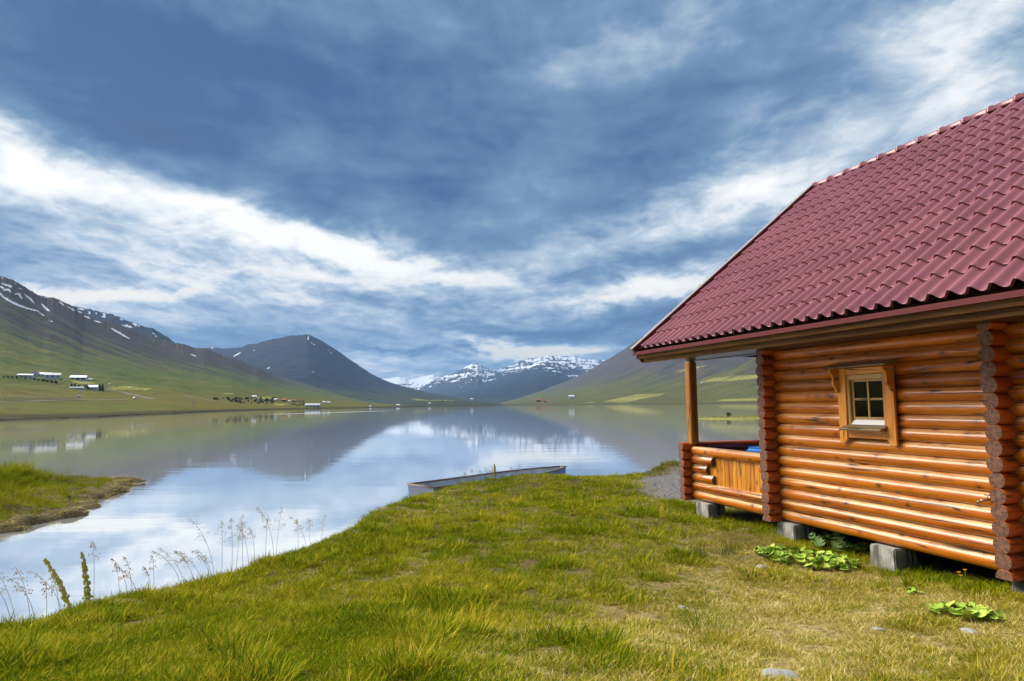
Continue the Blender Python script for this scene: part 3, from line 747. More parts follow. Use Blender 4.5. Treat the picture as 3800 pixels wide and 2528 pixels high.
def wood_mat(name, dark, mid, light, pale, wear_toplight=1.0, coat=.35, knots=1.0, gs=1.0, spec=.35):
    m, t, b = mat(name)
    oc = t.new('ShaderNodeTexCoord').outputs['Object']
    rnd = t.new('ShaderNodeObjectInfo').outputs['Random']
    off = t.math('MULTIPLY', rnd, 53.0)
    pc = t.vec('ADD', oc, t.comb(off, off, off))
    g1 = t.noise(t.mapping(pc, sca=(.9*gs, 13*gs, 13*gs)), 1.0, 5, .6, .25)
    g2 = t.noise(t.mapping(pc, sca=(3.5*gs, 75*gs, 75*gs)), 1.0, 4, .65, .2)
    g3 = t.noise(t.mapping(pc, sca=(1.6, 2.5, 2.5)), 1.0, 3, .5)
    k = t.math('ADD', t.math('MULTIPLY', g1, .62), t.math('MULTIPLY', g2, .38))
    k = t.math('ADD', k, t.math('MULTIPLY', t.math('SUBTRACT', rnd, .5), .26))
    c = t.ramp(k, [(.30, dark), (.48, mid), (.70, light)])
    c = t.mix(t.math('MULTIPLY', t.smooth(g3, .45, .75), .45), c, light)
    # bleached, cracked varnish; the paler tops also paint in light from above
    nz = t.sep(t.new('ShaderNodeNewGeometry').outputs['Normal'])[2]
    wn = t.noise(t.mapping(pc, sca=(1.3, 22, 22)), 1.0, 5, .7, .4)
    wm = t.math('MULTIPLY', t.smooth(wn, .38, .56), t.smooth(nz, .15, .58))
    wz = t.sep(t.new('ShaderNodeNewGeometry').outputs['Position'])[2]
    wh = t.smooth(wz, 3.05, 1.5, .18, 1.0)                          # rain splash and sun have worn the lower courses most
    wm = t.math('MULTIPLY', wm, t.math('MULTIPLY', t.math('MULTIPLY', t.smooth(g3, .22, .55), wh), wear_toplight))
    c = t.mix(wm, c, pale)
    # dark checks running with the grain
    ck = t.math('ABSOLUTE', t.math('SUBTRACT', t.noise(t.mapping(pc, sca=(.35, 9, 9)), 1.0, 2, .5, .1), .5))
    ckm = t.math('MULTIPLY', t.smooth(ck, .020, .006), t.smooth(t.noise(t.mapping(pc, sca=(.8, .8, .8)), 1.0, 2), .46, .54))
    c = t.mix(t.math('MULTIPLY', ckm, .9), c, (.03, .014, .006))
    # knots
    vo = t.new('ShaderNodeTexVoronoi'); vo.inputs['Scale'].default_value = 1.0
    t.put(vo.inputs['Vector'], t.mapping(t.vec('ADD', pc, t.vec('SCALE', t.noise(pc, 9.0, 2, .5, 0, 1), scale=.03)), sca=(4.6, 7, 7)))
    pick = t.smooth(t.sep(vo.outputs['Color'])[0], .55, .60)
    kn = t.math('MULTIPLY', t.smooth(vo.outputs['Distance'], .17, .10), pick)
    c = t.mix(t.math('MULTIPLY', t.math('MULTIPLY', t.smooth(vo.outputs['Distance'], .40, .16), pick), .45*knots), c, dark)
    c = t.mix(t.math('MULTIPLY', kn, .9*knots), c, (.040, .020, .011))
    t.l.new(c, b.inputs['Base Color'])
    ro = t.math('MULTIPLY_ADD', wm, .25, t.math('MULTIPLY_ADD', g2, .2, .24))
    t.l.new(ro, b.inputs['Roughness'])
    b.inputs['Coat Weight'].default_value = coat; b.inputs['Coat Roughness'].default_value = .16; b.inputs['Specular IOR Level'].default_value = spec
    hh = t.math('SUBTRACT', t.math('ADD', t.math('MULTIPLY', g2, .5), t.math('MULTIPLY', wn, .4)), t.math('MULTIPLY', ckm, 1.5))
    t.l.new(t.bump(hh, .35, .006), b.inputs['Normal'])
    return m
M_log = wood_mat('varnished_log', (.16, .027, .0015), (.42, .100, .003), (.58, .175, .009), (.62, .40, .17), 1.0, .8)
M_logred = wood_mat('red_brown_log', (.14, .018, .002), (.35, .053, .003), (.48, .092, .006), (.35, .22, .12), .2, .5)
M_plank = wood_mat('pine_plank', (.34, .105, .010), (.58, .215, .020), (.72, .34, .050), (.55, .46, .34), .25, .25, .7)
M_trim = wood_mat('window_trim_wood', (.45, .135, .012), (.66, .225, .020), (.75, .31, .045), (.7, .45, .2), .0, .3, .35)
M_frame = wood_mat('window_frame_wood', (.30, .15, .035), (.46, .26, .07), (.56, .36, .13), (.6, .45, .25), .0, .2, .2)
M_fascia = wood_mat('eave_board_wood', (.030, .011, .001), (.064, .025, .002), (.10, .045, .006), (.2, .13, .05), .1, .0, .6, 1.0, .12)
M_grey = wood_mat('weathered_sill_wood', (.10, .060, .025), (.20, .115, .045), (.27, .17, .08), (.3, .24, .17), .6, .05, .3)
M_post = wood_mat('post_wood', (.13, .045, .006), (.27, .105, .014), (.40, .18, .03), (.5, .4, .24), .3, .25, .6)
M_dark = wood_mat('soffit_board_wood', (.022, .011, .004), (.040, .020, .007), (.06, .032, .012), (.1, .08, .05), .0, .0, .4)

m_end, t, b = mat('log_end_grain')
oc = t.new('ShaderNodeTexCoord').outputs['Object']; rnd = t.new('ShaderNodeObjectInfo').outputs['Random']
ox, oy, oz = t.sep(oc)
off = t.math('MULTIPLY', rnd, 37.0)
wob_ = t.noise(t.comb(oy, oz, off), 14.0, 3, .5)
rad = t.vec('LENGTH', t.comb(oy, oz, 0.0))
rings = t.math('SINE', t.math('MULTIPLY_ADD', rad, 620.0, t.math('MULTIPLY', wob_, 9.0)))
ang = t.math('ARCTAN2', oy, oz)
crk = t.noise(t.comb(t.math('COSINE', ang), t.math('SINE', ang), off), 3.2, 3, .6)
crkm = t.math('MULTIPLY', t.smooth(t.math('ABSOLUTE', t.math('SUBTRACT', crk, .5)), .034, .010), t.smooth(rad, .018, .035))
bl = t.noise(t.comb(oy, oz, off), 22.0, 4, .6)
c = t.mix(t.smooth(bl, .35, .65), (.105, .042, .026), (.20, .090, .055))
c = t.mix(t.math('MULTIPLY', t.smooth(rings, -.2, .9), .22), c, (.29, .15, .085))
c = t.mix(t.smooth(rad, .070, .096), c, (.17, .08, .04))
c = t.mix(t.math('MULTIPLY', crkm, .9), c, (.020, .010, .006))
t.l.new(c, b.inputs['Base Color']); b.inputs['Roughness'].default_value = .8
t.l.new(t.bump(t.math('SUBTRACT', t.math('MULTIPLY', bl, .5), crkm), .4, .005), b.inputs['Normal'])

def log_mesh(Ln, r=.0935, zlo=-.085, zhi=.085, seed=0, round_end=.006, mats=None):
    rr = np.random.default_rng(seed)
    a1 = math.asin(max(-1, min(1, zlo/r))); a2 = math.asin(max(-1, min(1, zhi/r)))
    na = 9
    th = np.linspace(a1, a2, na)
    prof = [(math.cos(a)*r, math.sin(a)*r) for a in th] + [(-math.cos(a)*r, math.sin(a)*r) for a in th[::-1]]
    n = len(prof); ns = max(2, int(Ln/.30))
    xs = [-Ln/2, -Ln/2+round_end] + list(np.linspace(-Ln/2, Ln/2, ns+1)[1:-1]) + [Ln/2-round_end, Ln/2]
    V = []; ph = rr.uniform(0, 100); tap = rr.uniform(-.012, .012)
    for i, x in enumerate(xs):
        k = .955 if i in (0, len(xs)-1) else 1.0
        k *= 1+tap*x/max(Ln, .5)
        for j, (yy, zz) in enumerate(prof):
            q = k*(1+.020*(float(vnoise(x*1.7+ph, j*.45, 5))-.5)*2*abs(yy)/r)
            V.append((x, yy*q, zz*(k if i in (0, len(xs)-1) else 1)))
    F = []; mi = []; sm = []
    m = len(xs)
    for i in range(m-1):
        for j in range(n):
            j2 = (j+1) % n
            F.append((i*n+j, (i+1)*n+j, (i+1)*n+j2, i*n+j2)); mi.append(0); sm.append(j2 not in (0, na))
    for e, rev in ((0, True), (m-1, False)):
        c = len(V); V.append((xs[0 if e == 0 else -1]+(-.002 if rev else .002), 0, (zlo+zhi)/2))
        for j in range(n):
            j2 = (j+1) % n
            F.append((c, e*n+j, e*n+j2) if rev else (c, e*n+j2, e*n+j)); mi.append(1); sm.append(False)
    # outward normals
    me = mesh_data('log', V, F, mats or (M_log, m_end), sm, mi)
    bm = bmesh.new(); bm.from_mesh(me); bmesh.ops.recalc_face_normals(bm, faces=bm.faces); bm.to_mesh(me); bm.free()
    return me
LOGN = [0]
def log(axis, a, b_, fixed, z, zlo=-.085, zhi=.085, name='log', mats=None, r=.0935):
    LOGN[0] += 1
    o = bpy.data.objects.new(name, log_mesh(abs(b_-a), r+random.uniform(-.004, .0025), zlo, zhi, LOGN[0], mats=mats))
    m_ = (a+b_)/2
    o.location = L(m_, fixed, z) if axis == 's' else L(fixed, m_, z)
    o.rotation_euler = (0, 0, math.pi/2 if axis == 's' else 0)
    return put(o, cabin)
REDM = (M_logred, m_end)
# cross walls: logs k = 0..14 and a half log at the foot; stubs show their sawn ends beyond the long walls
WIN_S0, WIN_S1, WIN_Z0, WIN_Z1 = 6.66, 7.26, CAMZ-.42, CAMZ+.37
for si, s in enumerate((SN, S1, S2)):
    for k in range(-1, 15):
        jit = random.uniform(-.012, .012)
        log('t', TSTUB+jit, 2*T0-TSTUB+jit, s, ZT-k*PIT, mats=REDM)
    log('t', TSTUB, 2*T0-TSTUB, s, ZT-15*PIT, -.015, .085, mats=REDM)
for k in range(9, 15):
    log('t', TSTUB+.045+random.uniform(-.012, .012), 2*T0-TSTUB, S3, ZT-k*PIT, mats=REDM)
log('t', TSTUB+.05, 2*T0-TSTUB, S3, ZT-15*PIT, -.015, .085, mats=REDM)
# long walls
for j in range(-2, 15):
    z = ZT-(j+.5)*PIT
    for tw in (TW, TB):
        if tw == TW and WIN_Z0 < z < WIN_Z1:
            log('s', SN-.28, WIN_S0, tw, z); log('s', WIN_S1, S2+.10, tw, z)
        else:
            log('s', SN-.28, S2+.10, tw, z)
# porch side rails (front and back)
for tw in (TW, TB):
    for j in (9, 13, 14):
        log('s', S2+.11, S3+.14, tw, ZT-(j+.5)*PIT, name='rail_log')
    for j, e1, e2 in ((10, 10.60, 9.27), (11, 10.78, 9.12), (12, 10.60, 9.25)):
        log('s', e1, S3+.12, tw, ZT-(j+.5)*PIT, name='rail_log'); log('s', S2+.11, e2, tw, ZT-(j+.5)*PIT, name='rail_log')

def board(name, c, long_, w, h, axis, material, parent=cabin, bev=.004, rot=None):
    """sawn board: long side along axis s, t or z; w is the horizontal thickness or width, h the other"""
    bm = bmesh.new(); bmesh.ops.create_cube(bm, size=1)
    for v in bm.verts: v.co = Vector((v.co.x*long_, v.co.y*w, v.co.z*h))
    if bev: bmesh.ops.bevel(bm, geom=list(bm.edges), offset=min(bev, w*.3, h*.3), segments=1, affect='EDGES')
    me = bpy.data.meshes.new(name); bm.to_mesh(me); bm.free(); me.materials.append(material)
    o = bpy.data.objects.new(name, me)
    o.location = c
    if rot is not None: o.rotation_euler = rot
    elif axis == 's': o.rotation_euler = (0, 0, math.pi/2)
    elif axis == 'z': o.rotation_euler = (0, -math.pi/2, 0)
    return put(o, parent)
# planks filling the porch rail
zp1, zp0 = ZT-9.5*PIT-.06, ZT-13.5*PIT+.06
n_pl = 16
for tw in (TW+.012, TB-.012):
    for i in range(n_pl):
        s = 9.02+(10.92-9.02)*(i+.5)/n_pl
        board('plank', L(s, tw+random.uniform(-.004, .004), (zp0+zp1)/2), zp1-zp0, (10.92-9.02)/n_pl-.005, .024, 'z', M_plank)
for i in range(34):                                     # the lake-side porch rail
    t_ = 7.75+i*.185
    board('plank', L(S3, t_, (zp0+zp1)/2), zp1-zp0, .178, .024, 'z', M_plank).rotation_euler = (0, -math.pi/2, math.pi/2)
# porch floor boards
for i in range(16):
    board('floor_board', L(S2+.2+i*.148, T0, ZT-14.2*PIT), TB-TW-.3, .140, .03, 't', M_grey)
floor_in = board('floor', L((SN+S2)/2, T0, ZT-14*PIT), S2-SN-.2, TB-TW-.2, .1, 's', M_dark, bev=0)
# post with a levelling bolt under the eave beam
for tt in (7.405, 2*T0-7.405):
    post = board('post', L(11.295, tt, CAMZ+.81-(1.62)/2), 1.64, .175, .175, 'z', M_post, bev=.02)
    mb = MB(); m_iron, tI, bI = mat('dark_iron') if tt < 9 else (m_iron, None, None)
    if bI: bI.inputs['Base Color'].default_value = (.03, .03, .032, 1); bI.inputs['Metallic'].default_value = .7; bI.inputs['Roughness'].default_value = .5
    q = L(11.295, tt, CAMZ+.81)
    mb.tube([q, q+Vector((0, 0, .15))], .018, 8); mb.box(q+Vector((0, 0, .012)), (.06, .06, .008)); mb.tube([q+Vector((0, 0, .05)), q+Vector((0, 0, .085))], .036, 6)
    mb.obj('levelling_bolt', m_iron, cabin)

# concrete piers
m_conc, t, b = mat('concrete')
pos = t.new('ShaderNodeTexCoord').outputs['Object']
n1 = t.noise(pos, 5, 5, .65); n2 = t.noise(t.mapping(pos, sca=(9, 9, 1.2)), 1.0, 4, .6)
c = t.mix(t.smooth(n1, .35, .65), (.20, .19, .165), (.38, .37, .34))
c = t.mix(t.math('MULTIPLY', t.smooth(n2, .45, .62), .85), c, (.08, .073, .06))
t.l.new(c, b.inputs['Base Color']); b.inputs['Roughness'].default_value = .9
t.l.new(t.bump(n1, .4, .01), b.inputs['Normal'])
zb = ZT-15*PIT-.015
def pier(s, t_, hs=.195, ht=.19):
    x, y = -SA_*s+CA*t_, CA*s+SA_*t_
    bm = bmesh.new(); bmesh.ops.create_cube(bm, size=1)
    top, bot = zb-.001-ZB, float(ground_z(x, y))-.4-ZB
    for v in bm.verts:
        k = 1.0 if v.co.z > 0 else 1.07
        v.co = Vector((v.co.x*2*ht*k, v.co.y*2*hs*k, (v.co.z)*(top-bot)))
    bmesh.ops.bevel(bm, geom=list(bm.edges), offset=.015, segments=2, affect='EDGES')
    bmesh.ops.subdivide_edges(bm, edges=bm.edges, cuts=1)
    for v in bm.verts: v.co += Vector((random.uniform(-1, 1), random.uniform(-1, 1), 0))*.005
    me = bpy.data.meshes.new('pier'); bm.to_mesh(me); bm.free(); me.materials.append(m_conc)
    o = bpy.data.objects.new('pier', me); o.location = L(s, t_, 0)-Vector((0, 0, L(s, t_, 0).z))+Vector((0, 0, (top+bot)/2))
    return put(o, cabin)
for s in (10.86, 8.62, 6.83, 5.0, 3.2, 1.5):
    for tt in (7.45, 10.84, 14.2): pier(s, tt)
for s in (10.62, 8.34, 6.58, 4.76):
    board('pier_strap', L(s, 7.46, zb-.06), .30, .05, .03, 'z', m_iron, bev=.002)
for tt in (7.95, 9.4, 10.84, 12.3, 13.7):
    board('floor_beam', L((SN+S3)/2, tt, ZT-14.6*PIT), S3-SN, .09, .17, 's', M_dark)

# ------------------------------------------------------------------ roof
TE, ZE, TR, ZR = 6.1703, CAMZ+.9408, T0, CAMZ+4.7551
TH = math.atan2(ZR-ZE, TR-TE); CT, ST = math.cos(TH), math.sin(TH)
SR0, SR1 = .75, 11.36                                    # roof ends along the ridge
WAVE, STEP = .2175, .4445
def RF(s, d, h=0.0, back=False):
    """point on the roof: d up the slope from the eave line, h off the surface"""
    t_ = TE+d*CT-h*ST; z = ZE+d*ST+h*CT
    return L(s, t_ if not back else 2*T0-t_, z)
m_roof, t, b = mat('maroon_metal_tile')
pos = t.new('ShaderNodeNewGeometry').outputs['Position']; rnd = t.new('ShaderNodeObjectInfo').outputs['Random']
n1 = t.noise(pos, 1.2, 4, .6); n2 = t.noise(pos, 35, 4, .65)
c = t.mix(t.smooth(n1, .3, .7), (.235, .082, .098), (.295, .110, .128))
c = t.mix(t.math('MULTIPLY', t.smooth(n2, .52, .75), .3), c, (.30, .14, .14))
t.l.new(c, b.inputs['Base Color']); b.inputs['Roughness'].default_value = .34; b.inputs['Specular IOR Level'].default_value = .6
t.l.new(t.math('MULTIPLY_ADD', n2, .14, .16), b.inputs['Roughness'])
m_flash, t, b = mat('maroon_flashing')
n2 = t.noise(t.new('ShaderNodeNewGeometry').outputs['Position'], 8, 4, .65)
t.l.new(t.mix(n2, (.075, .008, .009), (.105, .013, .014)), b.inputs['Base Color']); b.inputs['Roughness'].default_value = .5; b.inputs['Specular IOR Level'].default_value = .25
m_cap_sheen, t, b = mat('sky_sheen_flashing')  # sky reflection on the barge cap, put into a pale base colour
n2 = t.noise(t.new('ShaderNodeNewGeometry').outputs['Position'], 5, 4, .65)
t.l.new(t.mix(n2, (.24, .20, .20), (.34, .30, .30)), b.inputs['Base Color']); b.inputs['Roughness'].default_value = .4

# deck and soffit boards
roof = mesh_obj('roof', *(lambda q: (q, [(0, 1, 2, 3), (7, 6, 5, 4), (0, 4, 5, 1), (1, 5, 6, 2), (2, 6, 7, 3), (3, 7, 4, 0)]))(
    [RF(SR0, .03, -.06), RF(SR1, .03, -.06), RF(SR1, 6.02, -.06), RF(SR0, 6.02, -.06), RF(SR0, .03, -.085), RF(SR1, .03, -.085), RF(SR1, 6.02, -.085), RF(SR0, 6.02, -.085)]), (M_dark,), cabin)
roof_b = mesh_obj('roof', *(lambda q: (q, [(0, 3, 2, 1), (7, 4, 5, 6), (0, 1, 5, 4), (1, 2, 6, 5), (2, 3, 7, 6), (3, 0, 4, 7)]))(
    [RF(s, d, h, True) for h in (-.06, -.085) for s, d in ((SR0, .03), (SR1, .03), (SR1, 6.02), (SR0, 6.02))]), (M_dark,), cabin)

def tile_vf(width=WAVE, length=STEP, na=12, h_lo=.028, amp=.076, lip=True, up=.03):
    """one pressed tile: x along the eave, y up the slope; its foot stands proud of the tile below"""
    V = []; F = []; sm = []
    ysl = [0.0, .015, length*.5, length+up]
    def hh(u):                                          # broad valley, rounder crest, both edges in the valley
        return amp*(.5-.5*math.cos(2*math.pi*u))**1.5
    for yy in ysl:
        k = 1-yy/(length)
        lo = h_lo*k
        for i in range(na+1):
            u = i/na
            V.append((u*width-width/2, yy, hh(u)+lo))
    n = na+1
    for r in range(len(ysl)-1):
        for i in range(na):
            F.append((r*n+i, r*n+i+1, (r+1)*n+i+1, (r+1)*n+i)); sm.append(True)
    if lip:
        b0 = len(V)
        for i in range(n):
            x, y, z = V[i]; V.append((x, .030, z-h_lo-.004))
        for i in range(na):
            F.append((b0+i, b0+i+1, i+1, i)); sm.append(False)
    return V, F, sm
tv, tf, tsm = tile_vf()
tile_me = mesh_data('tile', tv, tf, (m_roof,), tsm)
tv2, tf2, tsm2 = tile_vf(length=5.985-(.20+12*STEP)-.0, up=0)
tile_top = mesh_data('tile', tv2, tf2, (m_roof,), tsm2)
D0 = .155
rows = [(D0+STEP*k) for k in range(13)]
ncol = int((11.27-SR0)/WAVE)
slots = []
for k, d0 in enumerate(rows):
    for c_ in range(ncol):
        s = 11.27-WAVE*(c_+.5)
        q = cabin.matrix_basis @ RF(s, d0+STEP/2)
        v = Vector((q.x, q.y, q.z-CAMZ)); X, Y, Zv = v.x/v.y, v.y, v.z/v.y
        vis = v.y > .5 and X < .80 and Zv < .62
        nrm = Vector((-CA*ST, -SA_*ST, CT)); area = abs(nrm.dot(v))/v.length**3
        slots.append((vis, area, k, c_, s, d0))
slots.sort(key=lambda q: (not q[0], -q[1]))
ROT_R = Euler((0, 0, 0)).to_matrix()
def tile_matrix(s, d, back=False):
    o = RF(s, d, 0, back)
    ex = Vector((0, 1, 0)) if not back else Vector((0, -1, 0))   # along the eave
    ey = Vector((CT, 0, ST)) if not back else Vector((-CT, 0, ST))
    ez = ex.cross(ey)
    if ez.z < 0: ex = -ex; ez = ex.cross(ey)
    return Matrix(((ex.x, ey.x, ez.x, o.x), (ex.y, ey.y, ez.y, o.y), (ex.z, ey.z, ez.z, o.z), (0, 0, 0, 1)))
rest = MB(); rest_sm = []
for i, (vis, area, k, c_, s, d0) in enumerate(slots):
    M = tile_matrix(s, d0)
    if i < 300:
        o = bpy.data.objects.new('tile', tile_me if k < 12 else tile_top); o.matrix_local = M
        put(o, roof)
    else:
        a, f_, sm_ = (tv, tf, tsm) if k < 12 else (tv2, tf2, tsm2)
        rest.add([tuple(M @ Vector(q)) for q in a], f_); rest_sm += sm_
for k, d0 in enumerate(rows):
    for c_ in range(ncol):
        M = tile_matrix(11.27-WAVE*(c_+.5), d0, True)
        a, f_, sm_ = (tv, tf, tsm) if k < 12 else (tv2, tf2, tsm2)
        rest.add([tuple(M @ Vector(q)) for q in a], f_); rest_sm += sm_
rest.obj('remaining_tiles', m_roof, roof, smooth=rest_sm)['kind'] = 'stuff'

# ridge caps: half-round pieces lapped at a collar
cap_me = None
def ridge_cap_mesh(Ln):
    V = []; F = []; na = 12
    prof_x = [0, .028, .034, .062, .068, Ln]; prof_r = [.112, .118, .128, .128, .108, .104]
    for x, r in zip(prof_x, prof_r):
        for i in range(na+1):
            a = math.pi*(i/na)*1.10-.05*math.pi
            V.append((x, -math.cos(a)*r, math.sin(a)*r*.85))
    n = na+1
    F = [(r*n+i, r*n+i+1, (r+1)*n+i+1, (r+1)*n+i) for r in range(len(prof_x)-1) for i in range(na)]
    me = mesh_data('ridge_cap', V, F, (m_roof,), True)
    return me
CAPL = .435
cap_me = ridge_cap_mesh(CAPL+.03)
zr_cap = RF(0, 5.99, 0).z+.045
s = SR1+.03
i = 0
while s-CAPL > SR0-.2:
    o = bpy.data.objects.new('ridge_cap', cap_me)
    o.location = Vector((0, s-S0, zr_cap)); o.rotation_euler = (0, 0, -math.pi/2)
    put(o, roof); s -= CAPL
mb = MB(); n = 12
vv = [Vector((math.cos(math.pi*i/n)*.11, SR1+.031-S0, zr_cap+math.sin(math.pi*i/n)*.11*.85)) for i in range(n+1)]
mb.add(vv, [tuple(range(n+1))]); mb.obj('ridge_end', m_flash, roof)

def slope_box(name, s0, s1, d0, d1, h0, h1, material, parent, back=False):
    q = [RF(s, d, h, back) for h in (h0, h1) for s, d in ((s0, d0), (s1, d0), (s1, d1), (s0, d1))]
    o = mesh_obj(name, q, [(0, 1, 2, 3), (7, 6, 5, 4), (0, 4, 5, 1), (1, 5, 6, 2), (2, 6, 7, 3), (3, 7, 4, 0)], (material,), parent)
    bm = bmesh.new(); bm.from_mesh(o.data); bmesh.ops.recalc_face_normals(bm, faces=bm.faces)
    bmesh.ops.bevel(bm, geom=list(bm.edges), offset=.004, segments=1, affect='EDGES'); bm.to_mesh(o.data); bm.free()
    return o
for bk in (False, True):
    slope_box('barge_flashing', SR1-.035, SR1-.005, .06, 5.98, -.02, .105, m_flash, roof, bk)
    slope_box('barge_cap', SR1-.036, SR1+.085, .05, 6.0, .106, .122, m_cap_sheen, roof, bk)
    slope_box('barge_board', SR1+.01, SR1+.05, .06, 5.99, -.24, .104, M_fascia, roof, bk)
    slope_box('barge_board', SR0-.05, SR0-.01, .06, 5.99, -.24, .104, M_fascia, roof, bk)
    for k in range(7):
        q = RF(SR1+.05, .4+k*.88, .122, bk); mb = MB(); mb.tube([q, q+Vector((0, 0, .02))], .008, 6); mb.obj('screw', m_flash, roof)
# eave: flashing over two stepped boards
def eave_box(name, s0, s1, t0, t1, z0, z1, material, back=False):
    if back: t0, t1 = 2*T0-t1, 2*T0-t0
    return board(name, L((s0+s1)/2, (t0+t1)/2, (z0+z1)/2), s1-s0, abs(t1-t0), z1-z0, 's', material, roof)
for bk in (False, True):
    eave_box('eave_flashing', SR0, SR1+.10, TE+.035, TE+.052, ZE-.008, ZE+.060, m_flash, bk)
    eave_box('eave_flashing_lip', SR0, SR1+.10, TE+.0, TE+.036, ZE-.009, ZE+.002, m_flash, bk)
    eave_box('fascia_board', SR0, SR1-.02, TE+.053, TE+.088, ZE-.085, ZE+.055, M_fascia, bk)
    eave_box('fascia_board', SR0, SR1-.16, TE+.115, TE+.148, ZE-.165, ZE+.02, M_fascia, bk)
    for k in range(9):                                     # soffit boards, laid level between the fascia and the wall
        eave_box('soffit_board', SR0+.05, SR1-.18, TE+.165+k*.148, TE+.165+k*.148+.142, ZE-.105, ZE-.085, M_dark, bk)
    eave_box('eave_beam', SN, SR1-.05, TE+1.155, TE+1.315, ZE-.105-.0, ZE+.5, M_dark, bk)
# gable boarding of the porch front, the room end and the near end
def gable(s, name, bottom):
    n = 40
    for i in range(n):
        t0 = TW-.1+(TB-TW+.2)*i/n; t1 = TW-.1+(TB-TW+.2)*(i+1)/n-.004
        def top(t_): return ZE+((T0-abs(t_-T0))-TE)*math.tan(TH)-.10
        v = []
        for ss in (s-.012, s+.012):
            v += [L(ss, t0, bottom), L(ss, t1, bottom), L(ss, t1, top(t1)), L(ss, t0, top(t0))]
        mesh_obj(name, v, [(3, 2, 1, 0), (4, 5, 6, 7), (0, 1, 5, 4), (1, 2, 6, 5), (2, 3, 7, 6), (3, 0, 4, 7)], (M_fascia,), cabin)
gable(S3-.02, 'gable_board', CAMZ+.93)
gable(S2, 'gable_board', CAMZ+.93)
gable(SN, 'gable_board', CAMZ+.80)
board('tie_beam', L(S3-.09, T0, CAMZ+.99), TB-TW+.3, .10, .12, 't', M_dark)

# ------------------------------------------------------------------ window
win = empty('window', L(6.96, 7.30, CAMZ-.05), 0); win.parent = cabin
def WL(s, t, z): return Vector((t-7.30, s-6.96, z-(CAMZ-.05)))
def wbox(name, s0, s1, t0, t1, z0, z1, material, axis='z', parent=None, bev=.004):
    return board(name, WL((s0+s1)/2, (t0+t1)/2, (z0+z1)/2), *({'z': (z1-z0, s1-s0, t1-t0), 's': (s1-s0, t1-t0, z1-z0)}[axis]), axis, material, parent or win, bev)
def wpoly(name, pts, t0, t1, material):
    """flat board cut to an outline given as (s, z)"""
    n = len(pts); v = [WL(s, t, z) for t in (t0, t1) for s, z in pts]
    f = [tuple(range(n)), tuple(range(2*n-1, n-1, -1))]+[(i, (i+1) % n, n+(i+1) % n, n+i) for i in range(n)]
    cz = sum(q[1] for q in pts)/n; cs = sum(q[0] for q in pts)/n
    o = bpy.data.objects.new(name, None)
    me = mesh_data(name, [(q.z-WL(0, 0, cz).z, q.y-WL(cs, 0, 0).y, -q.x) for q in v], f, (material,))
    bm = bmesh.new(); bm.from_mesh(me); bmesh.ops.recalc_face_normals(bm, faces=bm.faces); bmesh.ops.bevel(bm, geom=list(bm.edges), offset=.003, segments=1, affect='EDGES'); bm.to_mesh(me); bm.free()
    o = bpy.data.objects.new(name, me)
    # local x is up (grain), y along s, z towards the viewer
    o.matrix_local = Matrix(((0, 0, -1, 0), (0, 1, 0, WL(cs, 0, 0).y), (1, 0, 0, WL(0, 0, cz).z), (0, 0, 0, 1)))
    return put(o, win)
zt_, zb_ = CAMZ+.462, CAMZ-.57
ti, to = 7.298, 7.262
# side boards with a clipped inner corner at the foot
wpoly('side_board', [(7.418, zb_), (7.335, zb_), (7.275, zb_+.07), (7.275, zt_), (7.418, zt_)], to, ti, M_trim)
wpoly('side_board', [(6.498, zb_), (6.581, zb_), (6.641, zb_+.07), (6.641, zt_), (6.498, zt_)], to, ti, M_trim)
wbox('head_board', 6.644, 7.272, to+.004, ti, CAMZ+.372, zt_-.002, M_trim, 's')
wbox('apron_board', 6.644, 7.272, to+.004, ti, CAMZ-.500, CAMZ-.385, M_trim, 's')
# little roof board and its scrolled brackets
hb = board('hood_board', WL(6.958, 7.19, CAMZ+.505), 1.05, .26, .022, 's', M_grey, win)
hb.rotation_euler = (R(-14), 0, math.pi/2); hb.rotation_euler = (Matrix.Rotation(R(-15), 4, 'Y') @ Matrix.Rotation(math.pi/2, 4, 'Z')).to_euler()
for s0, s1 in ((7.385, 7.417), (6.499, 6.531)):
    prof = [(0, .455), (.145, .452), (.145, .43), (.120, .395), (.092, .345), (.088, .30), (.096, .265), (.088, .225), (.06, .19), (.045, .16), (.040, .135), (0, .125)]
    v = [WL(s, 7.258-a, CAMZ+zz) for s in (s0, s1) for a, zz in prof]; n = len(prof)
    o = mesh_obj('bracket', v, [tuple(range(n)), tuple(range(2*n-1, n-1, -1))]+[(i, (i+1) % n, n+(i+1) % n, n+i) for i in range(n)], (M_trim,), win)
    bm = bmesh.new(); bm.from_mesh(o.data); bmesh.ops.recalc_face_normals(bm, faces=bm.faces); bm.to_mesh(o.data); bm.free()
# outer frame
fr = win
wbox('frame_stile', 7.235, 7.300, 7.285, 7.46, CAMZ-.33, CAMZ+.368, M_frame, 'z', fr); wbox('frame_stile', 6.62, 6.685, 7.285, 7.46, CAMZ-.33, CAMZ+.368, M_frame, 'z', fr)
wbox('frame_head', 6.686, 7.234, 7.287, 7.46, CAMZ+.300, CAMZ+.367, M_frame, 's', fr)
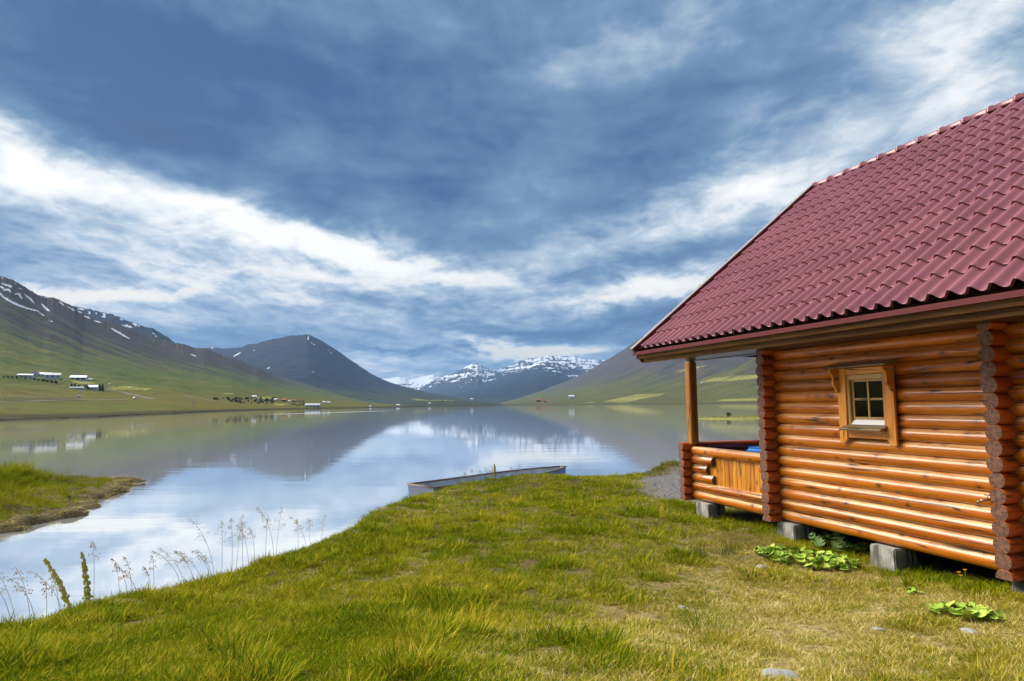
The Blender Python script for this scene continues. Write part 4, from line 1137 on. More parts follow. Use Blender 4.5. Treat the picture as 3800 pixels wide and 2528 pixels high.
# sash and glazing bars
sash = win
g0, g1, h0, h1 = 6.69, 7.23, CAMZ-.245, CAMZ+.297
wbox('sash_stile', 7.195, g1, 7.325, 7.365, h0, h1, M_frame, 'z', sash); wbox('sash_stile', g0, 6.725, 7.325, 7.365, h0, h1, M_frame, 'z', sash)
wbox('sash_rail', 6.726, 7.194, 7.326, 7.364, CAMZ+.272, h1, M_frame, 's', sash); wbox('sash_rail', 6.726, 7.194, 7.326, 7.364, h0, CAMZ-.212, M_frame, 's', sash)
wbox('glazing_bar', 6.946, 6.974, 7.328, 7.362, CAMZ-.211, CAMZ+.271, M_frame, 'z', sash)
wbox('glazing_bar', 6.726, 6.945, 7.329, 7.361, CAMZ+.016, CAMZ+.044, M_frame, 's', sash); wbox('glazing_bar', 6.975, 7.194, 7.329, 7.361, CAMZ+.016, CAMZ+.044, M_frame, 's', sash)
m_glass = bpy.data.materials.new('window_glass'); m_glass.use_nodes = True
t = NT(m_glass.node_tree); t.n.remove(t.n['Principled BSDF'])
tr = t.new('ShaderNodeBsdfTransparent'); tr.inputs[0].default_value = (.80, .86, .82, 1); gl = t.new('ShaderNodeBsdfGlossy'); gl.inputs['Roughness'].default_value = .01
fz = t.new('ShaderNodeFresnel'); fz.inputs[0].default_value = 1.52; mx = t.new('ShaderNodeMixShader')
t.l.new(fz.outputs[0], mx.inputs[0]); t.l.new(tr.outputs[0], mx.inputs[1]); t.l.new(gl.outputs[0], mx.inputs[2]); t.l.new(mx.outputs[0], t.n['Material Output'].inputs[0])
for a0, a1 in ((6.727, 6.945), (6.975, 7.193)):
    for b0, b1 in ((CAMZ-.211, CAMZ+.015), (CAMZ+.045, CAMZ+.271)):
        wbox('pane', a0, a1, 7.343, 7.347, b0, b1, m_glass, 's', sash, 0)
m_white, t, b = mat('white_painted_metal'); b.inputs['Base Color'].default_value = (.82, .82, .80, 1); b.inputs['Roughness'].default_value = .35
o = board('drip_flashing', WL(6.96, 7.318, CAMZ-.285), .545, .10, .012, 's', m_white, win)
o.rotation_euler = (Matrix.Rotation(R(-52), 4, 'Y') @ Matrix.Rotation(math.pi/2, 4, 'Z')).to_euler()
o = board('sill', WL(6.962, 7.225, CAMZ-.352), .69, .19, .028, 's', M_grey, win)
o.rotation_euler = (Matrix.Rotation(R(-20), 4, 'Y') @ Matrix.Rotation(math.pi/2, 4, 'Z')).to_euler()
# curtains inside
m_cur, t, b = mat('brown_curtain'); b.inputs['Base Color'].default_value = (.40, .16, .05, 1); b.inputs['Roughness'].default_value = .9
m_cur2, t, b = mat('pale_curtain_edge'); b.inputs['Base Color'].default_value = (.45, .55, .50, 1)
for s0, s1 in ((7.04, 7.26), (6.70, 6.745)):
    V = []; n = 24
    for zz in (CAMZ-.45, CAMZ+.42):
        for i in range(n+1):
            u = i/n; V.append(WL(s0+(s1-s0)*u, 7.415+.016*math.sin(u*(s1-s0)*130), zz))
    mesh_obj('curtain', V, [(i, i+1, n+2+i, n+1+i) for i in range(n)], (m_cur,), win, True)
wbox('curtain_edge', 7.026, 7.038, 7.40, 7.405, CAMZ-.45, CAMZ+.42, m_cur2, 'z', None, 0)

# garden tap on the wall beside the partition
tap = MB(); q = L(5.36, 7.33, CAMZ-1.09)
tap.box(q+Vector((.0, 0, 0)), (.006, .035, .045)); tap.tube([q, q+Vector((-.09, .0, -.005)), q+Vector((-.13, .02, -.01)), q+Vector((-.15, .05, -.02))], .014, 8)
tap.tube([q+Vector((-.15, .05, -.02)), q+Vector((-.155, .075, -.045))], .016, 8); tap.tube([q+Vector((-.09, 0, 0)), q+Vector((-.09, 0, .04))], .008, 6); tap.box(q+Vector((-.09, 0, .045)), (.006, .03, .006))
m_brass, t, b = mat('tarnished_brass'); b.inputs['Base Color'].default_value = (.35, .30, .20, 1); b.inputs['Metallic'].default_value = .9; b.inputs['Roughness'].default_value = .35
tap.obj('tap', m_brass, cabin, True)

# blue lid glimpsed on the porch
m_blue, t, b = mat('bright_blue_sheet'); b.inputs['Base Color'].default_value = (.01, .19, .60, 1); b.inputs['Roughness'].default_value = .4
bm = bmesh.new(); bmesh.ops.create_cube(bm, size=1)
for v in bm.verts: v.co = Vector((v.co.x*1.0, v.co.y*1.25, v.co.z*.85))
bmesh.ops.bevel(bm, geom=list(bm.edges), offset=.06, segments=3, affect='EDGES')
me = bpy.data.meshes.new('blue_chest'); bm.to_mesh(me); bm.free(); me.materials.append(m_blue)
o = bpy.data.objects.new('blue_chest', me); q = L(10.35, 8.85, ZT-14.2*PIT+.016+.425); o.location = cabin.matrix_basis @ q; o.rotation_euler = (0, 0, CANG)
put(o, label='bright blue box on the porch glimpsed between the rails', cat='box')

# ------------------------------------------------------------------ rowing boat moored behind the bank
def at_z(px, py, z):
    p, q = ray(px, py); Y = (z-CAMZ)/q
    return Vector((p*Y, Y, z))
A1, A2 = at_z(1547.6, 1795.7, .40), at_z(1575, 1815.5, .40)
B1, B2 = at_z(2084, 1730, .52), at_z(2093.5, 1732.6, .52)
st_mid, bo_mid = (A1+A2)/2, (B1+B2)/2
axis_ = bo_mid-st_mid; BL = math.hypot(axis_.x, axis_.y); brz = math.atan2(axis_.y, axis_.x)
boat = empty('rowing_boat', (st_mid.x, st_mid.y, -.12), brz, label='blue rowing boat with pale grey inside moored behind the grassy bank', cat='boat')
m_bblue, t, b = mat('worn_blue_paint')
n1 = t.noise(t.new('ShaderNodeTexCoord').outputs['Object'], 6, 5, .65)
t.l.new(t.mix(t.smooth(n1, .45, .7), (.010, .070, .36), (.04, .13, .42)), b.inputs['Base Color']); b.inputs['Roughness'].default_value = .45
m_bgrey, t, b = mat('pale_boat_inside')
n1 = t.noise(t.new('ShaderNodeTexCoord').outputs['Object'], 4, 5, .65)
t.l.new(t.mix(t.smooth(n1, .35, .7), (.30, .34, .38), (.42, .46, .50)), b.inputs['Base Color']); b.inputs['Roughness'].default_value = .55
m_rim, t, b = mat('brown_gunwale'); b.inputs['Base Color'].default_value = (.12, .075, .055, 1); b.inputs['Roughness'].default_value = .6
m_pad, t, b = mat('white_plastic'); b.inputs['Base Color'].default_value = (.75, .75, .74, 1); b.inputs['Roughness'].default_value = .4
m_trans, t, b = mat('shaded_transom'); b.inputs['Base Color'].default_value = (.06, .085, .14, 1); b.inputs['Roughness'].default_value = .6  # blue-grey stands for shade on the stern, put into its colour
def beam(k):
    return .60+.16*math.sin(math.pi*min(k*1.15, 1.0)*.75) if k < .55 else (.60+.16*math.sin(math.pi*.55*1.15*.75))*(1-((k-.55)/.45)**2.1)+.13*((k-.55)/.45)**2.1
def sheer(k): return .50+.02*(1-k)+.12*k**2
ns = 26
def hull(off):
    V = []
    for i in range(ns+1):
        k = i/ns; x = k*BL+(0.10*k if False else 0); bw = beam(k)-off; h = sheer(k)
        keel = -.06+.16*max(0, (k-.7)/.3)**2+off*.7
        V += [(x, -bw, h), (x-.02*0, -bw*.86, (h+keel)*.42), (x, -bw*.62, keel), (x, 0, keel-.03), (x, bw*.62, keel), (x, bw*.86, (h+keel)*.42), (x, bw, h)]
    F = [(i*7+j, (i+1)*7+j, (i+1)*7+j+1, i*7+j+1) for i in range(ns) for j in range(6)]
    return V, F
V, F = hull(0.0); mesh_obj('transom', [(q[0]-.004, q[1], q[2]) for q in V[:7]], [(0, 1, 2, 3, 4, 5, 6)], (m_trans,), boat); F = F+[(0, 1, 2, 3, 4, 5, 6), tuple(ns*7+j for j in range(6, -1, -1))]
mesh_obj('hull', V, F, (m_bblue,), boat, False)
V2, F2 = hull(.022); mesh_obj('inner_lining', V2, [tuple(reversed(q)) for q in F2]+[(6, 5, 4, 3, 2, 1, 0)]+[tuple(ns*7+j for j in range(7))], (m_bgrey,), boat)
for o in boat.children:
    if o.name.startswith('inner'):
        for v in o.data.vertices:
            if v.co.x < .01: v.co.x = .025
            if v.co.x > BL-.01: v.co.x = BL-.025
for sg in (-1, 1):
    mb = MB(); mb.tube([(i/ns*BL, sg*(beam(i/ns)-.008), sheer(i/ns)+.012) for i in range(ns+1)], .030, 6); mb.obj('gunwale', m_rim, boat, True)
mb = MB(); mb.tube([(0, -beam(0), sheer(0)+.014), (0, beam(0), sheer(0)+.014)], .031, 6); mb.obj('transom_rim', m_rim, boat, True)
mb = MB(); mb.tube([(BL, -beam(1), sheer(1)+.014), (BL, beam(1), sheer(1)+.014)], .031, 6); mb.obj('bow_rim', m_rim, boat, True)
for x in (.95, 2.5, 3.9):
    k = x/BL; mb = MB(); mb.box((x, 0, .30), (.13, beam(k)*.93-.03, .018)); mb.obj('thwart', m_bgrey, boat)
mb = MB(); mb.box((.35, 0, .30), (.28, beam(.06)*.92, .018)); mb.obj('stern_seat', m_bgrey, boat)
for x, sg, ins in ((.42, 1, True), (3.95, 1, True), (.42, -1, False)):
    k = x/BL; mb = MB(); yy = sg*(beam(k)*.975+(-.03 if ins else .012)); rr = R(8)*sg
    mb.box((x, yy, sheer(k)-.10), (.10, .006, .028)); mb.obj('oar_pad', m_pad, boat)

# ------------------------------------------------------------------ shore plants
m_dock, t, b = mat('dock_seed')
t.l.new(t.mix(t.noise(t.new('ShaderNodeNewGeometry').outputs['Position'], 60, 3), (.50, .54, .05), (.66, .50, .12)), b.inputs['Base Color']); b.inputs['Roughness'].default_value = .8
m_stem, t, b = mat('dry_stem'); b.inputs['Base Color'].default_value = (.42, .33, .17, 1); b.inputs['Roughness'].default_value = .8
m_spk, t, b = mat('dry_spikelet'); b.inputs['Base Color'].default_value = (.46, .34, .20, 1); b.inputs['Roughness'].default_value = .85
m_dleaf, t, b = mat('dock_leaf')
t.l.new(t.mix(t.noise(t.new('ShaderNodeNewGeometry').outputs['Position'], 20, 3), (.12, .20, .02), (.30, .24, .04)), b.inputs['Base Color']); b.inputs['Roughness'].default_value = .6
def dock(x, y, h, lean, label, seed, leaves=4, z=None):
    rr = random.Random(seed); z = float(ground_z(x, y)) if z is None else z
    root = empty('dock_plant', (x, y, z), 0, label=label, cat='plant')
    pts = [Vector((lean[0]*k*k*h, lean[1]*k*k*h, k*h)) for k in [i/8 for i in range(9)]]
    MB().tube(pts, [.008-.0006*i for i in range(9)], 6).obj('stem', m_stem, root, True)
    mb = MB()
    for i in range(150):
        k = rr.uniform(.38, 1.0); p = pts[0].lerp(pts[0], 0)
        f_ = k*8; i0 = min(int(f_), 7); p = pts[i0].lerp(pts[i0+1], f_-i0)
        w = .060*(1.12-k)*(.35+.65*abs(math.sin(k*34)))+.008; whorl = round(k*22)/22; p = p+Vector((0, 0, (whorl-k)*h*.6))
        a = rr.uniform(0, 6.28); c = p+Vector((math.cos(a)*w*rr.uniform(.3, 1), math.sin(a)*w*rr.uniform(.3, 1), rr.uniform(-.01, .01)))
        s = rr.uniform(.012, .020)
        v = [c+Vector((s, 0, 0)), c+Vector((-s*.5, s*.8, 0)), c+Vector((-s*.5, -s*.8, 0)), c+Vector((0, 0, s*1.3)), c+Vector((0, 0, -s*1.2))]
        mb.add(v, [(0, 1, 3), (1, 2, 3), (2, 0, 3), (1, 0, 4), (2, 1, 4), (0, 2, 4)])
    mb.obj('seed_head', m_dock, root)
    for i in range(leaves):
        a = rr.uniform(0, 6.28); k = rr.uniform(.05, .4); f_ = k*8; p = pts[int(f_)]; Ln = rr.uniform(.14, .26)*h/.7
        V = []; 
        for j in range(6):
            u = j/5; w = .028*math.sin(math.pi*min(u*.95+.04, 1))*h/.7
            c = p+Vector((math.cos(a)*Ln*u, math.sin(a)*Ln*u, Ln*(.55*u-.75*u*u)))
            V += [c+Vector((-math.sin(a)*w, math.cos(a)*w, .006*math.sin(j*2))), c, c-Vector((-math.sin(a)*w, math.cos(a)*w, .006*math.sin(j*2)))]
        mesh_obj('leaf', V, [(3*j+i_, 3*j+i_+1, 3*j+4+i_, 3*j+3+i_) for j in range(5) for i_ in (0, 1)], (m_dleaf,), root, True)
    return root
def bank_hit(px, py, dz=0.0):
    """sight a point on the near ground"""
    p, q = ray(px, py); Y = np.linspace(2, 40, 4000); zz = ground_z(p*Y, Y)+dz
    i = int(np.argmax(zz > CAMZ+q*Y)); return float(p*Y[i]), float(Y[i])
def Z7(x, y): return (x*.56, 1650+y*.56)
def bank_edge(px, py, inset=.18):
    """the bank-top point on the bearing of a sighted plant tip, and the height of that tip above the ground"""
    p, q = ray(px, py); Y = np.linspace(4, 30, 2600); dd_ = bank_dist(p*Y, Y)
    ok = dd_ > inset; i = len(Y)-1 if ok.all() else int(np.argmax(~ok))-1
    x_, y_ = float(p*Y[i]), float(Y[i]); return x_, y_, CAMZ+q*y_-float(ground_z(x_, y_))
x, y, h = bank_edge(*Z7(500, 765)); dock(x, y, h, (-.42, .0), 'reddish green dock stalk leaning towards the left at the water edge', 1, 10)
x, y, h = bank_edge(*Z7(610, 718)); dock(x, y, h, (-.14, .0), 'upright dock stalk with seed clusters beside the leaning one', 2, 10)
x, y, h = bank_edge(1520+1205*.263, 1680+165*.263, .35); dock(x, y, h, (-.03, 0), 'single tall green dock stalk standing in front of the rowing boat', 3, 2)

def stalk(x, y, h, lean, seed, label, group, dens=1.0):
    rr = random.Random(seed); z = float(ground_z(x, y))
    root = empty('grass_stalk', (x, y, z), 0, label=label, cat='grass stalk', group=group)
    n = 9; pts = [Vector((lean[0]*(i/n)**2.2*h, lean[1]*(i/n)**2.2*h, h*(i/n)*(1-.10*(i/n)**3))) for i in range(n+1)]
    MB().tube(pts, [.0032-.00020*i for i in range(n+1)], 4).obj('stem', m_stem, root)
    mb = MB()
    for i in range(int(26*dens)):
        k = rr.uniform(.62, 1.0); f_ = k*n; i0 = min(int(f_), n-1); p = pts[i0].lerp(pts[i0+1], f_-i0)
        a = rr.uniform(0, 6.28); out = (1.06-k)*h*.26*rr.uniform(.35, 1)
        e = p+Vector((math.cos(a)*out+lean[0]*.03, math.sin(a)*out, out*.35))
        mb.tube([p, e], .0013, 3, 0, False)
        d = Vector((math.cos(a)*.4, math.sin(a)*.4, -.7)).normalized(); Ln = rr.uniform(.016, .028); w = .0046
        sx = d.orthogonal().normalized()*w; sy = d.cross(sx).normalized()*w
        v = [e, e+d*Ln*.5+sx, e+d*Ln*.5+sy, e+d*Ln*.5-sx, e+d*Ln*.5-sy, e+d*Ln]
        mb.add(v, [(0, 1, 2), (0, 2, 3), (0, 3, 4), (0, 4, 1), (5, 2, 1), (5, 3, 2), (5, 4, 3), (5, 1, 4)])
    mb.obj('seed_head', m_spk, root)
rr = random.Random(4)
CL = [  # sighted tips: x range, tip y range (2143-wide copy of the lower left), number, lean, words
    ((20, 480), (730, 890), 8, -.35, 'thin dry grass stalk with drooping seed head beside the dock plants', 'seed stalks beside the dock plants'),
    ((640, 660), (590, 600), 1, -.1, 'single tall thin grass stalk right of the dock plants', None),
    ((800, 1060), (700, 770), 6, -.3, 'short nodding grass stalk on the bank between dock plants and tall stalks', 'nodding stalks on the middle bank'),
    ((1210, 1440), (650, 700), 7, -.4, 'bent brown grass stalk at the foot of the tall stalks', 'bent stalks on the bank'),
    ((1420, 1780), (415, 510), 8, -.15, 'tall pale grass stalk with loose seed head against the bright water', 'tall seed stalks on the bank'),
    ((1810, 1860), (295, 380), 2, -.1, 'one of the two tallest grass stalks rising over the bank', 'two tallest stalks'),
    ((1960, 2143), (430, 450), 4, -.1, 'small grass stalk at the bank edge short of the boat', 'small stalks near the boat'),
]
for (xa, xb), (ya, yb), n, ln, lab, grp in CL:
    for i in range(n):
        u = (i+rr.uniform(.1, .9))/n
        x, y, h = bank_edge(*Z7(xa+(xb-xa)*u, rr.uniform(ya, yb)), rr.uniform(.1, .5))
        stalk(x, y, max(h, .25), (ln+rr.uniform(-.2, .2), rr.uniform(-.2, .2)), rr.randint(0, 9999), lab, grp)
for i in range(15):
    xx = 560+rr.uniform(0, 640) if i < 12 else rr.uniform(1440, 1800)
    x, y, h = bank_edge(1520+xx*.263, 1680+(rr.uniform(130, 300) if i < 12 else rr.uniform(120, 200))*.263, rr.uniform(.15, .5))
    stalk(x, y, max(h, .3), (rr.uniform(-.35, .05), rr.uniform(-.1, .1)), rr.randint(0, 9999), 'loose brown grass stalk rising in front of the rowing boat', 'seed stalks before the boat')

# lobed leaves of lady's mantle by the wall
m_mantle, t, b = mat('mantle_leaf')
oi = t.new('ShaderNodeObjectInfo').outputs['Random']
t.l.new(t.ramp(oi, [(0, (.20, .34, .035)), (.6, (.33, .47, .06)), (1, (.45, .50, .10))]), b.inputs['Base Color']); b.inputs['Roughness'].default_value = .8; b.inputs['Specular IOR Level'].default_value = .2
b.inputs['Subsurface Weight'].default_value = 0.0
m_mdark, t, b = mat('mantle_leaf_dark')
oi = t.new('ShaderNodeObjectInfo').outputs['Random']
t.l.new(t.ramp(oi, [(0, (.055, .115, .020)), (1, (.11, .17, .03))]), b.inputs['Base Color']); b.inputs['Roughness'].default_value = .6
def mantle_mesh(seed, material):
    r_ = random.Random(seed); V = [(0, 0, -.12)]; n = 36; lobes = 9
    for i in range(n+1):
        a = -math.pi+.28+(2*math.pi-.56)*i/n
        k = .80+.20*abs(math.cos(lobes*a/2))+r_.uniform(-.02, .02)
        for rr_, zz in ((.55, -.03), (1.0, .10)):
            fold = .05*math.cos(lobes*a)
            V.append((math.cos(a)*k*rr_, math.sin(a)*k*rr_, zz+fold*rr_))
    F = [(0, 1+2*i, 3+2*i) for i in range(n)]+[(1+2*i, 2+2*i, 4+2*i, 3+2*i) for i in range(n)]
    return mesh_data('leaf', V, F, (material,), False)
leafs = [mantle_mesh(i, m_mantle) for i in range(3)]; leafs_d = [mantle_mesh(10+i, m_mdark) for i in range(2)]
def mantle(cx, cy, rx, ry, n, size, label, meshes, rot=0.0, seed=0, hgt=.10):
    r_ = random.Random(seed)
    root = empty('mantle_plant', (cx, cy, float(ground_z(cx, cy))), 0, label=label, cat='plant')
    stems = MB()
    for i in range(n):
        a = r_.uniform(0, 6.28); q = math.sqrt(r_.uniform(0, 1)); u, w = q*math.cos(a)*rx, q*math.sin(a)*ry
        x, y = u*math.cos(rot)-w*math.sin(rot), u*math.sin(rot)+w*math.cos(rot)
        z = float(ground_z(cx+x, cy+y))-root.location.z+hgt*(1.1-.6*q)*r_.uniform(.6, 1.2)
        o = bpy.data.objects.new('leaf', meshes[i % len(meshes)])
        o.location = (x, y, z); o.scale = (size*r_.uniform(.65, 1.2),)*3
        o.rotation_euler = (r_.gauss(.12, .38), r_.gauss(-.1, .38), r_.uniform(0, 6.28)); put(o, root)
        stems.tube([(x*.7, y*.7, z-hgt*1.3), (x, y, z-.01)], .003, 4)
    stems.obj('stalks', m_dleaf, root)
Z8 = lambda x, y: (1400+x*1.0182, 1850+y*1.0182)
x0, y0 = bank_hit(*Z8(1560, 232)); mantle(x0, y0, .66, .44, 230, .056, 'wide patch of light green lobed leaves in the grass before the cabin', leafs, -.7, 1, .12)
x0, y0 = bank_hit(*Z8(2140, 432)); mantle(x0, y0, .28, .19, 70, .050, 'small clump of light green lobed leaves in dry grass at right', leafs, -.6, 2, .10)
x0, y0 = bank_hit(*Z8(1660, 188)); mantle(x0, y0, .45, .22, 34, .075, 'darker lobed leaves growing under the cabin wall behind the light patch', leafs_d, -.9, 3, .20)
x0, y0 = bank_hit(*Z8(1955, 345)); mantle(x0, y0, .10, .08, 5, .045, 'a few lobed leaves between the patch and the clump', leafs, 0, 4, .05)
# dark rushes in the lawn
RT = bpy.data.collections.new('rush_tufts')
for i in range(2):
    rng2 = np.random.default_rng(900+i); V, F, H = blades(rng2, nb=30, h=.26, hv=.5, spread=.07, width=.0042, lean=.55)
    me = mesh_data('rush', V, F, (M_reed,), True); float_attr(me, 'hue', H)
    for k in range(6):
        xx, yy = (1075+rr.uniform(0, 235), 200+rr.uniform(-10, 14))
        x, y = bank_hit(*Z8(xx, yy)); o = bpy.data.objects.new('rush_tuft', me); o.location = (x, y, float(ground_z(x, y))); o.rotation_euler = (0, 0, rr.uniform(0, 6.28)); o.scale = (rr.uniform(.6, 1.0),)*3
        put(o, label='tuft of dark upright rushes in the lawn before the cabin', cat='rush', group='dark rush tufts in the lawn')
rng2 = np.random.default_rng(950); V, F, H = blades(rng2, nb=110, h=.24, hv=.45, spread=.15, width=.0055, lean=1.3, segs=4)
me = mesh_data('grass_clump', V, F, (M_lush,), True); float_attr(me, 'hue', np.array(H)*.5)
for (xx, yy), s_, lab in (((1200, 480), 1.0, 'dark bushy grass clump in the middle of the dry lawn'), ((1960, 262), 1.15, 'long grass clump by the concrete pier under the wall'), ((60, 250), 1.3, 'dark long grass clump at the top of the lush slope')):
    x, y = bank_hit(*Z8(xx, yy)); o = bpy.data.objects.new('grass_clump', me); o.location = (x, y, float(ground_z(x, y))); o.scale = (s_,)*3; put(o, label=lab, cat='grass clump')

# yellow flowers
m_pet, t, b = mat('yellow_petal'); b.inputs['Base Color'].default_value = (.75, .36, .01, 1); b.inputs['Roughness'].default_value = .6
def flower(x, y, h, label, seed, group=None):
    r_ = random.Random(seed); root = empty('yellow_flower', (x, y, float(ground_z(x, y))), 0, label=label, cat='flower', group=group)
    e = Vector((r_.uniform(-.03, .03), r_.uniform(-.03, .03), h)); MB().tube([(0, 0, 0), e*.5+Vector((.01, 0, 0)), e], .003, 4).obj('stem', m_dleaf, root)
    mb = MB()
    for i in range(10):
        a = 6.283*i/10; d_ = Vector((math.cos(a), math.sin(a), .25)); sx = Vector((-math.sin(a), math.cos(a), 0))*.006
        mb.add([e, e+d_*.013+sx, e+d_*.024, e+d_*.013-sx], [(0, 1, 2, 3)])
    mb.tube([e-Vector((0, 0, .004)), e+Vector((0, 0, .006))], .007, 6); mb.obj('bloom', m_pet, root)
for i, (px, py) in enumerate([(3550+40*.3827, 1650+1400*.3827), (3550+62*.3827, 1650+1395*.3827), (3550+85*.3827, 1650+1402*.3827)]):
    x, y = bank_hit(px, py); flower(x, y, .14+.03*i, 'yellow flower in the shade under the near end of the wall', i, 'three yellow flowers under the wall')
for i, ((px, py), lab) in enumerate([((2450+395*.2551, 1580+1180*.2551), 'yellow flower beside the porch pier'), ((2450+1155*.2551, 1580+1270*.2551), 'yellow flower on the gravel under the porch rail'),
                                     ((2450+1195*.2551, 1580+1530*.2551), 'yellow flower in the grass below the porch'), ((635*.56, 1650+1085*.56), 'yellow flower low in the lush grass near the dock plants')]):
    x, y = bank_hit(px, py); flower(x, y, .09, lab, 20+i)

# stones in the lawn
m_stone, t, b = mat('lawn_stone')
n1 = t.noise(t.new('ShaderNodeTexCoord').outputs['Object'], 14, 5, .65)
t.l.new(t.mix(n1, (.20, .20, .21), (.42, .41, .40)), b.inputs['Base Color']); b.inputs['Roughness'].default_value = .85
for i, ((xx, yy), s_, lab) in enumerate([((1470, 655), .13, 'flat pale stone at the bottom edge of the lawn'), ((1400, 252), .10, 'small flat stone in the grass beside the leafy patch'),
                                         ((1828, 480), .065, 'small grey stone in the dry grass left of the leafy clump'), ((1110, 398), .05, 'tiny pale stone in the middle of the lawn'),
                                         ((2160, 488), .07, 'half-buried stone in the dry grass below the leafy clump'), ((965, 462), .05, 'pale pebble in the grass left of the bushy clump')]):
    x, y = bank_hit(*Z8(xx, yy)); bm = bmesh.new(); bmesh.ops.create_icosphere(bm, subdivisions=3, radius=1); ph = i*7.7
    for v in bm.verts:
        k = .8+.4*float(vnoise(v.co.x*1.6+ph, v.co.y*1.6+v.co.z, 3)); v.co = Vector((v.co.x*k, v.co.y*k*.7, v.co.z*k*.33))*s_
    me = bpy.data.meshes.new('stone'); bm.to_mesh(me); bm.free(); me.materials.append(m_stone)
    for p_ in me.polygons: p_.use_smooth = True
    o = bpy.data.objects.new('stone', me); o.location = (x, y, float(ground_z(x, y))+s_*.02); o.rotation_euler = (.1, .05, i*1.3); put(o, label=lab, cat='stone')

# ------------------------------------------------------------------ farms, trees and poles on the far shore
m_hw, t, b = mat('white_farm_wall')
n1 = t.noise(t.new('ShaderNodeTexCoord').outputs['Object'], 1.5, 4, .6)
t.l.new(t.mix(n1, (.62, .62, .62), (.78, .78, .78)), b.inputs['Base Color']); b.inputs['Roughness'].default_value = .8
def plain(name, c, rough=.7, metal=0.0):
    m, t, b = mat(name); n1 = t.noise(t.new('ShaderNodeTexCoord').outputs['Object'], 2.5, 4, .6)
    t.l.new(t.mix(n1, tuple(q*.85 for q in c), tuple(min(q*1.12, .95) for q in c)), b.inputs['Base Color']); b.inputs['Roughness'].default_value = rough; b.inputs['Metallic'].default_value = metal
    return m
m_hroof = plain('grey_sheet_roof', (.42, .44, .48), .5); m_hred = plain('red_sheet_roof', (.40, .05, .04), .55); m_hwr = plain('white_sheet_roof', (.66, .68, .72), .5)
m_hwin = plain('dark_farm_window', (.03, .035, .045), .25); m_hbrick = plain('brick_red_wall', (.26, .08, .055)); m_pole = plain('bleached_pole', (.40, .37, .33)); m_hblue = plain('pale_blue_wall', (.48, .60, .66))
m_mastr = plain('mast_red', (.45, .05, .04)); m_mastw = plain('mast_white', (.7, .7, .7))
def house(pq, wpx, mount, label, hgt=3.2, depth=7.0, roofh=1.6, rz=0.0, wall=m_hw, roofm=m_hroof, nwin=3, gable_front=False, name='farmhouse', doors=0, z4=True):
    p, q = pq; x, y, z = mount.hit(p, q)
    wid = wpx/FPX*y*math.sqrt(1+0*p*p)
    hgt = hgt*wid*1.3; roofh = roofh*wid*1.3; depth = wid*(.62 if wid > 14 else .8) if depth > 0 else wid*.35
    face = math.atan2(-x, y)*.7+rz                      # front roughly towards the water
    root = empty(name, (x, y, z-.3), face, label=label, cat='building')
    hx, hy = wid/2, depth/2
    mb = MB(); H = hgt+.3
    if not gable_front:
        v = [(-hx, -hy, -1.2), (hx, -hy, -1.2), (hx, hy, -1.2), (-hx, hy, -1.2), (-hx, -hy, H), (hx, -hy, H), (hx, hy, H), (-hx, hy, H), (-hx, 0, H+roofh), (hx, 0, H+roofh)]
        f = [(0, 1, 5, 4), (2, 3, 7, 6), (1, 2, 6, 9, 5), (3, 0, 4, 8, 7)]
        r_ = [(-hx-.3, -hy-.4, H-.25), (hx+.3, -hy-.4, H-.25), (hx+.3, 0, H+roofh+.08), (-hx-.3, 0, H+roofh+.08), (hx+.3, hy+.4, H-.25), (-hx-.3, hy+.4, H-.25)]
    else:
        v = [(-hx, -hy, -1.2), (hx, -hy, -1.2), (hx, hy, -1.2), (-hx, hy, -1.2), (-hx, -hy, H), (hx, -hy, H), (hx, hy, H), (-hx, hy, H), (0, -hy, H+roofh), (0, hy, H+roofh)]
        f = [(0, 1, 5, 8, 4), (2, 3, 7, 9, 6), (1, 2, 6, 5), (3, 0, 4, 7)]
        r_ = [(-hx-.4, -hy-.3, H-.25), (-hx-.4, hy+.3, H-.25), (0, hy+.3, H+roofh+.08), (0, -hy-.3, H+roofh+.08), (hx+.4, hy+.3, H-.25), (hx+.4, -hy-.3, H-.25)]
    mesh_obj('wall', v, f, (wall,), root)
    rv = r_+[(a, b_, c-.18) for a, b_, c in r_]
    mesh_obj('roof', rv, [(0, 1, 2, 3), (3, 2, 4, 5), (9, 8, 7, 6), (11, 10, 8, 9), (0, 6, 7, 1), (4, 10, 11, 5), (1, 7, 8, 2), (2, 8, 10, 4), (0, 3, 9, 6), (3, 5, 11, 9)], (roofm,), root)
    for i in range(nwin):
        xx = -hx+wid*(i+.5)/nwin; wmb = MB(); wmb.box((xx, -hy-.03, H*.58), (min(.7, wid*.25/nwin), .05, H*.2)); wmb.obj('window', m_hwin, root)
    for i in range(doors):
        xx = -hx+wid*(i+.5)/doors; wmb = MB(); wmb.box((xx, -hy-.03, H*.42), (min(1.6, wid*.3/doors), .05, H*.40)); wmb.obj('door', m_hwin, root)
    return root
o4 = .4243
house(Z4(225, 992), 110*o4, mA, 'long low white barn at the left end of the hillside farm', 0.14, 9, 0.07, nwin=6, roofm=m_hwr, name='barn')
house(Z4(310, 982), 82*o4, mA, 'white farmhouse with red gable roof on the hillside farm', 0.22, 9, 0.2, roofm=m_hred, nwin=3, gable_front=True)
house(Z4(392, 986), 96*o4, mA, 'white barn with pale roof in the middle of the hillside farm', 0.17, 10, 0.12, roofm=m_hwr, nwin=4, name='barn')
house(Z4(462, 1003), 112*o4, mA, 'white gabled barn at the right end of the hillside farm', 0.22, 10, 0.12, roofm=m_hroof, nwin=3, name='barn', rz=.15)
house(Z4(690, 1012), 120*o4, mA, 'grey-roofed white sheep shed on the field right of the farm', 0.12, 9, 0.12, roofm=m_hwr, nwin=0, doors=3, name='shed')
